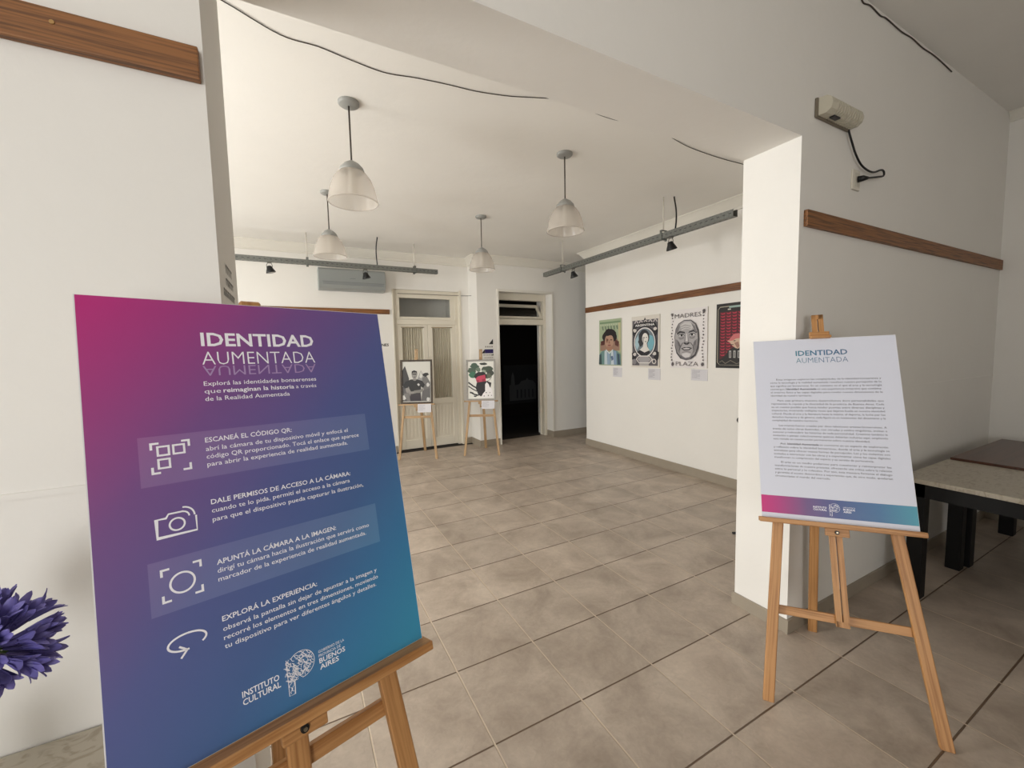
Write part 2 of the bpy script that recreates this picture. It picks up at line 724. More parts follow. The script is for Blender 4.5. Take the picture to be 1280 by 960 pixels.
# wall behind the camera with a glazed opening
m = MB()
m.box(WX - .2, -2.85, -5.5, -5.2, 0, ZF)
m.box(-1.45, 5.2, -5.5, -5.2, 0, ZF)
m.box(-2.85, -1.45, -5.5, -5.2, 2.7, ZF)
m.box(-2.85, -1.45, -5.5, -5.2, 0, 0.7)
struct(m.build('wall_behind', M_WALL))
struct(boxes('wall_right_front', M_WALL, [(4.95, 5.2, -5.5, YP, 0, ZF)]))


def window_frame(name, x, ya, yb, za, zb):
    m = MB()
    t = 0.05
    m.box(x - .04, x + .04, ya, ya + t, za, zb)
    m.box(x - .04, x + .04, yb - t, yb, za, zb)
    m.box(x - .04, x + .04, ya, yb, za, za + t)
    m.box(x - .04, x + .04, ya, yb, zb - t, zb)
    m.box(x - .03, x + .03, (ya + yb) / 2 - .025, (ya + yb) / 2 + .025, za, zb)
    o = struct(m.build(name, M_DOORP))
    g = boxes('pane', M_PANE, [(x - .003, x + .003, ya + t, yb - t, za + t, zb - t)], o)
    return o


for i, (xx, h) in enumerate([(WX - .1, HG[0]), (WX - .1, HG[1]), (WX - .1, HF[0])]):
    window_frame('window_%d' % (i + 1), xx, *h)

# gallery right wall: ends in a free corner before the back wall
struct(boxes('wall_right_gallery', M_WALL, [(XG, XG + .3, YB, 4.18, 0, ZC)]))
struct(boxes('wall_right_passage', M_WALL, [(5.6, 5.8, YB, YN + .3, 0, ZC)]))

# back wall: left stretch with the French door, right stretch with the dark doorway
D1 = (0.81, 1.97, 2.70)
D2 = (2.535, 3.655, 2.70)
m = MB()
m.prism([(WX - .2, YA, 0), (D1[0], YA, 0), (D1[0], YA, D1[2]), (D1[1], YA, D1[2]), (D1[1], YA, 0), (XS, YA, 0), (XS, YA, ZC), (WX - .2, YA, ZC)], (0, 0.24, 0))
struct(m.build('wall_back_left', M_WALL))
m = MB()
m.prism([(XS, YN, 0), (D2[0], YN, 0), (D2[0], YN, D2[2]), (D2[1], YN, D2[2]), (D2[1], YN, 0), (5.8, YN, 0), (5.8, YN, ZC), (XS, YN, ZC)], (0, 0.55, 0))
struct(m.build('wall_back_right', M_WALL))

# room seen through the doorway; its darkness is put into near-black walls
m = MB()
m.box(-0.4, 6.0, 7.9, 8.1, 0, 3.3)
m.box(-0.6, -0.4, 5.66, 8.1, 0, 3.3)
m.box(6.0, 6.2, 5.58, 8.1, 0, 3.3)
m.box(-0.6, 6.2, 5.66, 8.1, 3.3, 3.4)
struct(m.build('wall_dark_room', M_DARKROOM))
# shallow white walls behind the curtained door, added to brighten the transom
m = MB()
m.box(1.98, 2.10, 5.665, 6.3, 0, 3.2)
m.box(.60, 1.98, 6.2, 6.3, 0, 3.2)
m.box(.50, .60, 5.665, 6.3, 0, 3.2)
struct(m.build('wall_transom_bounce', M_WALL))
struct(boxes('floor_dark_room', plain('dark_room_floor_shade', (34, 28, 25), 0.8), [(-.4, 6.0, 5.35, 7.9, 0.001, 0.006)]))  # near-black sheet over the tiles paints in the room's darkness

# ceiling mouldings
PROF = [(0, 0), (0.10, 0), (0.10, -0.012), (0.085, -0.02), (0.06, -0.045), (0.03, -0.085), (0.018, -0.10), (0.018, -0.125), (0, -0.13)]


def moulding(name, path, z, side, prof=PROF):
    """crown profile swept along a polyline; side +1 = room lies to the left of travel"""
    m = MB()
    rings = []
    n = len(path)
    for i, p in enumerate(path):
        dirs = []
        if i > 0:
            dirs.append((V((path[i][0], path[i][1], 0)) - V((path[i - 1][0], path[i - 1][1], 0))).normalized())
        if i < n - 1:
            dirs.append((V((path[i + 1][0], path[i + 1][1], 0)) - V((path[i][0], path[i][1], 0))).normalized())
        ns = [V((-d.y, d.x, 0)) * side for d in dirs]
        nn = ns[0] if len(ns) == 1 else (ns[0] + ns[1]) / (1 + ns[0].dot(ns[1]))
        rings.append([m.bm.verts.new(V((p[0], p[1], z)) + nn * a + V((0, 0, b))) for a, b in prof])
    for i in range(n - 1):
        for k in range(len(prof)):
            kk = (k + 1) % len(prof)
            m.bm.faces.new([rings[i][k], rings[i][kk], rings[i + 1][kk], rings[i + 1][k]])
    m.bm.faces.new(rings[0])
    m.bm.faces.new(list(reversed(rings[-1])))
    return struct(m.build(name, M_TRIM))


moulding('trim_1', [(XG, YB), (XG, 4.18), (XG + .3, 4.18), (XG + .3, YB)], ZC, 1)
moulding('trim_2', [(5.6, YN), (XS, YN), (XS, YA), (WX, YA)], ZC, 1)
moulding('trim_3', [(4.95, -5.2), (4.95, YP - .002)], ZF, 1, [(a * .6, b * .6) for a, b in PROF])

# skirting tiles
H1 = 0.08
struct(boxes('baseboard_partition', M_SKIRT, [(WX, XL + .012, YP - .012, YP, 0, H1), (XL, XL + .012, YP, .192, 0, H1), (WX, XL, .18, .192, 0, H1),
                                              (XR - .012, 4.95, YP - .012, YP, 0, H1), (XR - .012, XR, YP, YB, 0, H1), (XR - .012, XG, YB, YB + .012, 0, H1)]))
H2 = 0.115
struct(boxes('baseboard_right', M_SKIRT, [(XG - .012, XG, YB + .012, 4.192, 0, H2), (XG, XG + .3, 4.18, 4.192, 0, H2)]))
struct(boxes('baseboard_back', M_SKIRT, [(XS - .012, D2[0], YN - .012, YN, 0, H2), (XS - .012, XS, YN, YA, 0, H2), (D1[1] + .02, XS - .012, YA - .012, YA, 0, H2),
                                         (D2[1], 5.6, YN - .012, YN, 0, H2), (D2[1] - .012, D2[1], YN - .012, 5.24, 0, H2), (WX, D1[0], YA - .012, YA, 0, H2)]))
struct(boxes('baseboard_front', M_SKIRT, [(4.938, 4.95, -5.2, YP - .012, 0, H1)]))

# ridges of old paint at dado height
struct(boxes('trim_4', M_WALL, [(WX, XL, YP - .0035, YP, 1.338, 1.352), (XR, 4.95, YP - .0035, YP, 1.320, 1.332), (4.9465, 4.95, -5.2, YP, 1.320, 1.332)]))
struct(boxes('trim_5', M_WALL, [(WX, D1[0], YA - .003, YA, 2.525, 2.535), (0.70, D1[0], YA - .003, YA, 1.33, 1.345)]))

# ------------------------------------------------------------------ French door (closed, curtained)
door = MB()
yF = 5.47
door.box(D1[0], D1[0] + .07, yF, yF + .09, 0, D1[2])
door.box(D1[1] - .07, D1[1], yF, yF + .09, 0, D1[2])
door.box(D1[0] + .07, D1[1] - .07, yF, yF + .09, D1[2] - .07, D1[2])
door.box(D1[0] + .07, D1[1] - .07, yF - .012, yF + .09, 2.13, 2.21)
door.bevel(.004, 1)
door1 = struct(door.build('door_1', M_DOORP))
boxes('casing', M_DOORP, [(D1[0] + .001, D1[0] + .02, YA - .008, yF, 0, D1[2] - .003), (D1[1] - .012, D1[1] + .022, YA - .022, YA - .001, 0, D1[2] + .02), (D1[1] - .012, D1[1] - .001, YA, yF, 0, D1[2] - .003)], door1, .002)
tw = boxes('transom_window', M_DOORP, [(D1[0] + .07, D1[0] + .13, yF + .01, yF + .06, 2.21, 2.63), (D1[1] - .15, D1[1] - .07, yF + .01, yF + .06, 2.21, 2.63),
                                       (D1[0] + .13, D1[1] - .15, yF + .01, yF + .06, 2.21, 2.26), (D1[0] + .13, D1[1] - .15, yF + .01, yF + .06, 2.57, 2.63)], door1, .003)
boxes('pane', M_PANE, [(D1[0] + .13, D1[1] - .15, yF + .03, yF + .036, 2.26, 2.57)], tw)
xm = (D1[0] + D1[1]) / 2 + .01


def door_leaf(x0, x1):
    g0, g1 = x0 + .085, x1 - .075
    m = MB()
    y0, y1 = yF + .01, yF + .055
    m.box(x0, g0, y0, y1, 0.02, 2.13)
    m.box(g1, x1, y0, y1, 0.02, 2.13)
    m.box(g0, g1, y0, y1, 2.075, 2.13)
    m.box(g0, g1, y0, y1, 0.76, 0.86)
    m.box(g0, g1, y0, y1, 0.02, 0.17)
    m.bevel(.003, 1)
    lf = m.build('door_leaf', M_DOORP, door1)
    m = MB()
    m.box(g0, g1, y0 + .018, y1 - .01, 0.17, 0.76)
    k = 5
    for i in range(k):                                   # raised fluting of the lower panel
        a = g0 + .02 + (g1 - g0 - .04) * i / k
        m.box(a, a + (g1 - g0 - .04) / k - .022, y0 + .008, y0 + .02, 0.21, 0.72)
    m.build('lower_panel', M_DOORP, lf)
    boxes('pane', M_PANE, [(g0, g1, y0 + .015, y0 + .019, 0.86, 2.075)], lf)
    m = MB()                                             # gathered curtain behind the glass
    n = 90
    cols = []
    for i in range(n + 1):
        t = i / n
        x = g0 - .015 + (g1 - g0 + .03) * t
        yy = y1 + .02 + .011 * math.sin(t * 2 * math.pi * 10 + 0.7 * math.sin(t * 9)) + .004 * math.sin(t * 61)
        cols.append([m.bm.verts.new((x + .004 * math.sin(z * 5 + t * 20), yy * 1.0, z)) for z in (0.82, 1.1, 1.4, 1.7, 1.95, 2.10)])
    for i in range(n):
        for k in range(5):
            fc = m.bm.faces.new([cols[i][k], cols[i + 1][k], cols[i + 1][k + 1], cols[i][k + 1]])
            fc.smooth = True
    cu = m.build('curtain', M_CURTAIN, lf)
    m = MB()
    m.tube([(g0 - .02, y0 - .004, 2.085), (g1 + .02, y0 - .004, 2.085)], .006, 8)
    m.build('curtain_rod', plain('brass_rod', (150, 130, 90), 0.4), lf)
    return lf


door_leaf(D1[0] + .072, xm - .002)
door_leaf(xm + .002, D1[1] - .072)

# ------------------------------------------------------------------ dark doorway with a tilted transom
yD = 5.25
m = MB()
m.box(D2[0], D2[0] + .07, yD, yD + .1, 0, D2[2])
m.box(D2[1] - .06, D2[1], yD, yD + .1, 0, D2[2])
m.box(D2[0] + .07, D2[1] - .06, yD, yD + .1, 2.58, D2[2])
m.box(D2[0] + .07, D2[1] - .06, yD - .01, yD + .1, 2.135, 2.235)
m.bevel(.004, 1)
door2 = struct(m.build('door_2', M_DOORP))
boxes('casing', M_TRIM, [(D2[0] - .02, D2[0] + .012, YN - .014, YN + .02, 0, D2[2] + .03), (D2[1] - .012, D2[1] + .025, YN - .014, YN + .02, H2, D2[2] + .03), (D2[0] + .012, D2[1] - .012, YN - .014, YN + .02, D2[2] - .012, D2[2] + .03)], door2, .003)
# hopper sash leaning into the dark room
hx0, hx1 = D2[0] + .075, D2[1] - .065
hb = V((0, yD + .03, 2.245))
hu = V((0, 0.55, 0.84)).normalized()
hn = V((0, -hu.z, hu.y))
m = MB()
hh = 0.33
for (a0, a1, b0, b1) in ((hx0, hx0 + .05, 0, hh), (hx1 - .05, hx1, 0, hh), (hx0 + .05, hx1 - .05, 0, .045), (hx0 + .05, hx1 - .05, hh - .05, hh)):
    m.obox(V(((a0 + a1) / 2, 0, 0)) + hb + hu * ((b0 + b1) / 2), (1, 0, 0), hn, hu, a1 - a0, .035, b1 - b0)
hs = m.build('transom_sash', M_DOORP, door2)
m = MB()
m.obox(V(((hx0 + hx1) / 2, 0, 0)) + hb + hu * (hh / 2), (1, 0, 0), hn, hu, hx1 - hx0 - .1, .005, hh - .095)
m.build('pane', M_PANE, hs)
m = MB()
m.tube([V((hx1 - .01, 0, 0)) + hb + hu * (hh * .75), (hx1 - .005, yD + .03, 2.55)], .003, 6)
m.build('chain', plain('pale_chain', (190, 186, 176), 0.4), hs)
# leaf folded back into the dark room, seen edge-on
m = MB()
ld = V((.545, .838, 0)).normalized()
lc = V((3.568, yD + .085, 0))
m.obox(lc + ld * .28 + V((0, 0, 1.07)), ld, V((-ld.y, ld.x, 0)), (0, 0, 1), .56, .04, 2.12)
m.bevel(.004, 1)
lf = m.build('door_leaf', M_DOORP, door2)
m = MB()
q = lc + ld * .5 + V((-ld.y, ld.x, 0)) * .018 + V((0, 0, 1.02))
m.tube([q, q + V((-ld.y, ld.x, 0)) * .045, q + V((-ld.y, ld.x, 0)) * .045 - ld * .1], .009, 8)
m.build('door_handle', plain('dull_brass', (120, 104, 74), 0.4, 0.6), lf)

# ------------------------------------------------------------------ wooden rails on the walls
def rail(label, rect, mat):
    return tag(boxes('wall_rail', mat, [rect], None, .0025), label, 'wooden rail')


rl = rail('brown wooden rail with one screw on the white wall left of the opening', (WX + .01, -0.812, YP - .022, YP, 2.28, 2.353), M_RAIL_X)
m = MB()
m.tube([(-1.055, YP - .0215, 2.325), (-1.055, YP - .024, 2.325)], [.005, .004], 12)
m.build('screw', plain('brass_screw', (176, 140, 90), 0.35, 0.6), rl)
rail('dark brown wooden rail under the emergency light right of the opening', (1.783, 4.93, YP - .022, YP, 2.263, 2.348), M_RAIL_X)
rail('brown wooden rail above the four posters on the right gallery wall', (XG - .022, XG, YB + .01, 4.17, 2.265, 2.35), M_RAIL_Y)
rail('brown wooden rail on the back wall under the air conditioner', (WX + .01, D1[0] - .05, YA - .022, YA, 2.285, 2.36), M_RAIL_X)

# ------------------------------------------------------------------ pendant lamps
def pendant(x, y, label):
    t = thing('pendant_lamp', label, 'pendant lamp', (x, y, ZC), 0, 'glass pendant lamps in the gallery')
    m = MB()
    rg = m.lathe([(.066, ZC), (.066, ZC - .014), (.056, ZC - .022), (.012, ZC - .024)], x, y, 28)
    m.cap(rg[-1])
    m.build('canopy', M_GREYMETAL, t)
    m = MB()
    m.tube([(x, y, ZC - .026), (x, y, 2.89)], .0055, 8)
    m.build('stem', M_CABLE, t)
    m = MB()
    rg = m.lathe([(.008, 2.905), (.022, 2.897), (.05, 2.880), (.072, 2.855), (.078, 2.838), (.078, 2.832), (.074, 2.832), (.07, 2.85), (.02, 2.885)], x, y, 32)
    m.cap(rg[-1])
    m.build('cap', M_GREYMETAL, t)
    m = MB()
    m.lathe([(.074, 2.834), (.094, 2.815), (.118, 2.78), (.136, 2.735), (.148, 2.685), (.156, 2.645)], x, y, 72, .006)
    m.lathe([(.156, 2.645), (.159, 2.637), (.154, 2.632), (.152, 2.64)], x, y, 72)
    sh = m.build('shade', M_GLASS_SHADE, t)
    m = MB()
    rg = m.lathe([(.022, 2.845), (.022, 2.80), (.018, 2.795)], x, y, 16)
    m.cap(rg[-1])
    m.build('socket', plain('white_porcelain', (225, 220, 210), 0.3), t)
    m = MB()
    rg = m.lathe([(.014, 2.795), (.024, 2.76), (.031, 2.735), (.028, 2.71), (.014, 2.698), (.003, 2.695)], x, y, 20)
    m.cap(rg[-1])
    m.build('bulb', plain('opal_bulb', (240, 236, 226), 0.25), t)
    return t


pendant(-.247, 1.50, 'largest glass bell pendant lamp, nearest on the left of the gallery ceiling')
pendant(1.435, 1.47, 'glass bell pendant lamp right of centre, in front of the right-hand metal track')
pendant(1.434, 3.205, 'small distant glass bell pendant lamp hanging in front of the step between the two doors')
pendant(-.265, 3.155, 'glass bell pendant lamp far left, in front of the air conditioner')


# ------------------------------------------------------------------ spotlight tracks
def track(label, a, b, hangers, cab, spots, label_spots, sheet_side):
    """perforated steel channel a-b hung from the ceiling on rods"""
    a, b = V(a), V(b)
    d = (b - a).normalized()
    s = V((-d.y, d.x, 0))
    t = thing('spotlight_track', label, 'lighting track', ((a + b) / 2)[:], 0)
    m = MB()
    wd, ht, th = .062, .06, .003
    c = (a + b) / 2
    L = (b - a).length
    m.obox(c + V((0, 0, 0)), d, s, (0, 0, 1), L, wd, th)                         # bottom web
    m.obox(c + s * (wd / 2) + V((0, 0, ht / 2)), d, s, (0, 0, 1), L, th, ht)
    m.obox(c - s * (wd / 2) + V((0, 0, ht / 2)), d, s, (0, 0, 1), L, th, ht)
    m.obox(c + s * (wd / 2 - .006) + V((0, 0, ht)), d, s, (0, 0, 1), L, .014, th)
    m.obox(c - s * (wd / 2 - .006) + V((0, 0, ht)), d, s, (0, 0, 1), L, .014, th)
    m.mi = 1                                                                      # punched slots show dark
    n = int(L / .06)
    for i in range(n):
        p = a + d * (L * (i + .5) / n)
        for sg in (-1, 1):
            m.obox(p + s * (sg * (wd / 2 + .0018)) + V((0, 0, ht * .5)), d, s, (0, 0, 1), .026, .001, .008)
        m.obox(p + V((0, 0, -.0022)), d, s, (0, 0, 1), .026, .008, .001)
    m.build('channel', [M_GALV, plain('dark_slot', (70, 72, 70), 0.8)], t)
    for h in hangers:
        p = a + d * h
        m = MB()
        m.tube([p + V((0, 0, .1)), V((p.x, p.y, ZC))], .0075, 8)
        m.build('hanger_rod', M_ROD, t)
        m = MB()
        m.obox(p + s * (wd / 2 + .006) + V((0, 0, .035)), d, s, (0, 0, 1), .028, .006, .11)
        m.obox(p - s * (wd / 2 + .006) + V((0, 0, .035)), d, s, (0, 0, 1), .028, .006, .11)
        m.obox(p + V((0, 0, .09)), d, s, (0, 0, 1), .028, wd + .018, .006)
        m.obox(p + V((0, 0, -.0075)), d, s, (0, 0, 1), .028, wd + .018, .006)
        m.build('bracket', M_GALV, t)
    p = a + d * cab[0]
    m = MB()
    top = V(cab[1])
    pts = [p + V((0, 0, .02)), p + V((0, 0, .07)) + d * .02, p.lerp(top, .45) + d * cab[2] + V((0, 0, .05)), top + V((0, 0, -.05)), top]
    sm = []
    for i in range(17):
        tt = i / 16
        q = V((0, 0, 0))
        nn = 4
        for k in range(5):
            q += pts[k] * (math.comb(nn, k) * tt ** k * (1 - tt) ** (nn - k))
        sm.append(q)
    m.tube(sm, .008, 8)
    m.build('power_cable', M_BLACKP, t)
    for sp, lab in zip(spots, label_spots):
        p = a + d * sp + V((0, 0, -.0035))
        q = thing('spotlight', lab, 'spotlight', p[:], 0, 'black spotlights on the tracks')
        m = MB()
        m.obox(p + V((0, 0, -.006)), d, s, (0, 0, 1), .05, .03, .012)
        ax = (V((0.25, 0.0, -1)) if abs(d.x) > .5 else V((.35, 0, -1))).normalized()
        hc = p + V((0, 0, -.075))
        for sg in (-1, 1):
            m.tube([p + d * (sg * .02) + V((0, 0, -.01)), p + d * (sg * .032) + V((0, 0, -.04)), hc + d * (sg * .030)], .004, 6)
        m.build('yoke', plain('steel_yoke', (120, 118, 112), 0.35, 0.7), q)
        m = MB()
        pts = [hc - ax * .03, hc - ax * .02, hc, hc + ax * .03, hc + ax * .055, hc + ax * .058]
        m.tube(pts, [.018, .03, .034, .048, .058, .055], 20)
        m.build('lamp_head', M_BLACKP, q)
        m = MB()
        m.tube([hc + ax * .0585, hc + ax * .0595], .05, 20)
        m.build('lens', plain('dim_lens', (60, 56, 52), 0.15), q)
    return t


track('galvanised spotlight track along the right gallery wall with two spotlights', (2.985, 4.22, 2.825), (2.985, 0.99, 2.825), (.50, 2.40), (2.545, (3.08, 1.76, ZC), .06), (.76, 2.50),
      ('small black spotlight on the far end of the right-hand metal track', 'black spotlight on the right-hand metal track beside its power cable'), 1)
track('long galvanised spotlight track across the back wall in front of the air conditioner', (-1.9, 4.75, 2.852), (1.37, 4.75, 2.852), (1.482, 2.92), (2.38, (.47, 4.60, ZC), -.05), (1.04, 2.215),
      ('black spotlight on the back track left of the air conditioner', 'black spotlight on the back track in front of the air conditioner'), 1)

# ------------------------------------------------------------------ air conditioner
t = thing('air_conditioner', 'grey split air conditioner on the back wall left of the curtained door', 'air conditioner', (.2, YA, 2.6))
m = MB()
yb_ = YA
m.prism([(-.27, yb_, 2.615), (-.27, yb_, 2.925), (-.27, yb_ - .19, 2.925), (-.27, yb_ - .215, 2.90), (-.27, yb_ - .215, 2.68), (-.27, yb_ - .19, 2.635), (-.27, yb_ - .12, 2.615)], (.95, 0, 0))
m.bevel(.008, 2)
m.build('body', M_AC, t)
boxes('air_flap', plain('grey_flap', (134, 138, 138), 0.35), [(-.21, .65, yb_ - .2175, yb_ - .212, 2.682, 2.722)], t, .0015)
boxes('groove', M_ACD, [(-.22, .66, yb_ - .2165, yb_ - .2155, 2.724, 2.729)], t)
boxes('display', M_ACD, [(.16, .24, yb_ - .2165, yb_ - .2155, 2.78, 2.786)], t)

# ------------------------------------------------------------------ emergency light, outlet and cord
t = thing('emergency_light', 'cream ribbed emergency light high on the wall right of the opening', 'emergency light', (2.04, YP, 2.86))
m = MB()
m.box(1.852, 2.20, YP - .016, YP, 2.832, 2.932)
m.bevel(.006, 2)
m.build('back_plate', plain('taupe_plastic', (120, 110, 94), 0.5), t)
m = MB()
n = 14
for i in range(n):
    x0 = 1.862 + .328 * i / n
    x1 = x0 + .328 / n
    g = .006 if 1 < i < n - 1 else 0.0
    for a, b, q in ((x0, x1 - .009, 0.0), (x1 - .009, x1, g)):
        pr = [(YP - .016, 2.840 + q), (YP - .055, 2.838 + q), (YP - .076 + q, 2.852 + q), (YP - .083 + q, 2.878), (YP - .076 + q, 2.906 - q), (YP - .055, 2.924 - q), (YP - .016, 2.928 - q)]
        m.prism([(a, yy, zz) for yy, zz in pr], (b - a, 0, 0))
m.build('diffuser', M_BONE, t)
boxes('test_switch', M_BLACKP, [(1.93, 1.99, YP - .060, YP - .035, 2.832, 2.8385)], t)
m = MB()
P = [(2.185, YP - .012, 2.845), (2.19, YP - .02, 2.805), (2.222, YP - .02, 2.765), (2.255, YP - .022, 2.72), (2.32, YP - .022, 2.675), (2.395, YP - .024, 2.655), (2.47, YP - .026, 2.655),
     (2.555, YP - .028, 2.683), (2.592, YP - .028, 2.68), (2.59, YP - .028, 2.655), (2.52, YP - .028, 2.636), (2.44, YP - .03, 2.618), (2.365, YP - .035, 2.60), (2.335, YP - .045, 2.592)]


def smooth(P, k=6):
    P = [V(p) for p in P]
    out = []
    for i in range(len(P) - 1):
        p0, p1, p2, p3 = P[max(i - 1, 0)], P[i], P[i + 1], P[min(i + 2, len(P) - 1)]
        for j in range(k):
            s = j / k
            out.append(0.5 * ((2 * p1) + (p2 - p0) * s + (2 * p0 - 5 * p1 + 4 * p2 - p3) * s * s + (3 * p1 - p0 - 3 * p2 + p3) * s ** 3))
    out.append(P[-1])
    return out


m.tube(smooth(P), .0055, 8)
cord = m.build('cord', M_BLACKP, t)
m = MB()
m.tube([(2.345, YP - .05, 2.592), (2.325, YP - .036, 2.592), (2.315, YP - .012, 2.592)], [.008, .016, .018], 12)
m.build('plug', M_BLACKP, cord)
t = thing('power_outlet', 'white wall outlet holding the black plug below the emergency light', 'outlet', (2.3, YP, 2.59))
m = MB()
m.box(2.262, 2.348, YP - .011, YP, 2.532, 2.645)
m.bevel(.004, 2)
m.build('cover_plate', plain('white_plastic', (222, 216, 202), 0.4), t)
boxes('socket_insert', plain('white_insert', (206, 200, 186), 0.4), [(2.285, 2.34, YP - .0125, YP - .009, 2.55, 2.628)], t, .001)


# ------------------------------------------------------------------ wires and cracks
def cable(label, P, rad, cat='cable', mat=None):
    m = MB()
    m.tube(smooth(P, 5), rad, 6)
    return tag(m.build('cable', mat or M_CABLE, None), label, cat)


zc = ZC - .004
cable('thin dark cable running along the gallery ceiling behind the header beam',
      [(-1.6, .70, zc), (-1.1, .83, zc), (-.855, .931, zc), (-.624, 1.046, zc), (-.45, 1.05, zc), (-.297, 1.078, zc), (-.098, 1.104, zc), (.08, 1.07, zc), (.271, 1.045, zc), (.45, 1.03, zc), (.651, .985, zc),
       (.80, .93, zc), (.948, .876, zc), (1.1, .85, zc), (1.20, .865, zc), (1.291, .891, zc), (1.45, .895, zc), (1.6, .872, zc), (1.727, .86, zc), (1.9, .862, zc), (2.018, .886, zc), (2.25, .93, zc), (2.49, .947, zc), (2.75, .95, zc), (3.038, .938, zc), (3.66, .93, zc)], .0027)
zf = 3.575
cable('old dark wire stuck high on the wall right of the opening',
      [(2.15, YP - .004, zf + .015), (2.28, YP - .004, zf + .004), (2.32, YP - .004, zf - .01), (2.40, YP - .004, zf + .004), (2.52, YP - .004, zf - .008), (2.60, YP - .004, zf + .002), (2.8, YP - .004, zf - .006), (2.95, YP - .004, zf + .004), (3.12, YP - .004, zf - .004), (3.3, YP - .004, zf + .004), (3.5, YP - .004, zf - .004), (3.62, YP - .004, zf - .012)], .0036)
cable('thin wire above the curtained door ending at a nail on the wall step',
      [(.9, YA - .02, 2.625), (1.3, YA - .022, 2.63), (1.7, YA - .02, 2.632), (2.0, YA - .016, 2.636), (2.11, YA - .012, 2.64), (XS - .008, 5.26, 2.625)], .004)

# ------------------------------------------------------------------ easels with boards
PCOL = {}


def col(rgb, rough=0.55):
    return plain('print_%d_%d_%d' % rgb, rgb, rough)


def easel(label, cx, cy, yawa, tilt, rl, board_b, tray_half, legw, foot_half, slope, cross_b, mast_top, mast_bot, clip_b, rear, woods, bolt=False, tray_b=None, group=None, slot=True, holder=.085):
    """pine display easel: local a across, b up the slanted face, n to the front"""
    w = V((math.cos(yawa), math.sin(yawa), 0))
    nb = V((-math.sin(yawa), math.cos(yawa), 0))
    up = V((0, 0, 1)) * math.cos(tilt) + nb * math.sin(tilt)
    w2 = w * math.cos(rl) + up * math.sin(rl)
    u2_ = up * math.cos(rl) - w * math.sin(rl)
    n = w2.cross(u2_)
    O = V((cx, cy, 0))
    WZ, WX_ = woods
    at = lambda a, b, k: O + w2 * a + u2_ * b + n * k
    M = Matrix.Translation(O) @ Matrix.Rotation(yawa, 4, 'Z')
    t = thing('display_easel', label, 'easel', mat=M, group=group)
    zl = -.028                                    # legs stand behind the board plane
    top = clip_b - .03
    for sg in (-1, 1):
        m = MB()
        p0, p1 = at(sg * foot_half, 0, zl), at(sg * (foot_half - slope * top), top, zl)
        m.beam(p0, p1, w2, legw, .02, True)
        m.bevel(.003, 1)
        m.build('front_leg', WZ, t, frame=along(p0, p1, w2, 1.5 + sg + cx))
    m = MB()
    xa = foot_half - slope * cross_b
    m.obox(at(0, cross_b, zl - .02), w2, n, u2_, 2 * xa + .02, .018, .038)
    m.bevel(.002, 1)
    m.build('crossbar', WX_, t)
    m = MB()
    xa = foot_half - slope * (top - .04)
    m.obox(at(0, top - .04, zl - .02), w2, n, u2_, 2 * xa + legw, .018, .05)
    m.build('top_rail', WX_, t)
    m = MB()
    if slot:                                      # slotted mast: two strips with a gap
        for sg in (-1, 1):
            m.obox(at(sg * .0135, (mast_bot + mast_top) / 2, zl + .0), w2, n, u2_, .022, .016, mast_top - mast_bot)
        m.obox(at(0, mast_top - .012, zl), w2, n, u2_, .049, .016, .024)
        m.obox(at(0, mast_bot + .012, zl), w2, n, u2_, .049, .016, .024)
    else:
        m.obox(at(-.010, (mast_bot + mast_top) / 2, zl), w2, n, u2_, .044, .018, mast_top - mast_bot)
        m.bevel(.004, 1)
    m.build('mast', WZ, t, frame=along(at(0, 0, 0), at(0, 1, 0), w2, 2.3 + cx))
    tb = tray_b if tray_b is not None else board_b
    m = MB()
    m.obox(at(0, tb - .011, .010), w2, n, u2_, 2 * tray_half, .058, .022)
    m.bevel(.002, 1)
    tr = m.build('tray', WX_, t)
    m = MB()
    m.obox(at(0, tb - .040, .002), w2, n, u2_, .09, .022, .036)
    m.bevel(.002, 1)
    bl = m.build('tray_block', WX_, tr)
    if bolt:
        m = MB()
        c = at(-.003, tb - .040, .013)
        m.tube([c, c + n * .006], .0085, 16)
        m.mi = 1
        m.tube([c + n * .006, c + n * .0095], .0042, 10)
        m.build('bolt', [M_BLACKP, plain('bolt_steel', (150, 140, 120), 0.3, 0.8)], bl)
    if holder:
        m = MB()                                  # sliding top holder
        m.obox(at(0, clip_b + .02, zl + .014), w2, n, u2_, holder, .014, .04)
        m.obox(at(0, clip_b + .004, .0065), w2, n, u2_, holder, .034, .012)
        m.bevel(.002, 1)
        m.build('top_holder', WX_, t)
    m = MB()
    p0, p1 = V((rear[0], rear[1], 0)), at(0, top - .04, zl - .045)
    m.beam(p0, p1, w2, .042, .02, True)
    m.bevel(.003, 1)
    m.build('rear_leg', WZ, t, frame=along(p0, p1, w2, 4.1 + cx))
    return t, at, (w2, u2_, n)


# --- large blue board (left foreground)
Wb, Hb = .60, .895
eb = 1.3457 - Hb / 2
e1, at1, (w_, u_, n_) = easel('pine easel in the left foreground holding the large violet and blue board', -.636, -.690, .286, .22, -.014, eb, .308, .046, .292, .104, .768, 1.811, .60, eb + Hb, (-.752, -.13), (M_PINE_Z, M_PINE_X), True, slot=False, holder=0)


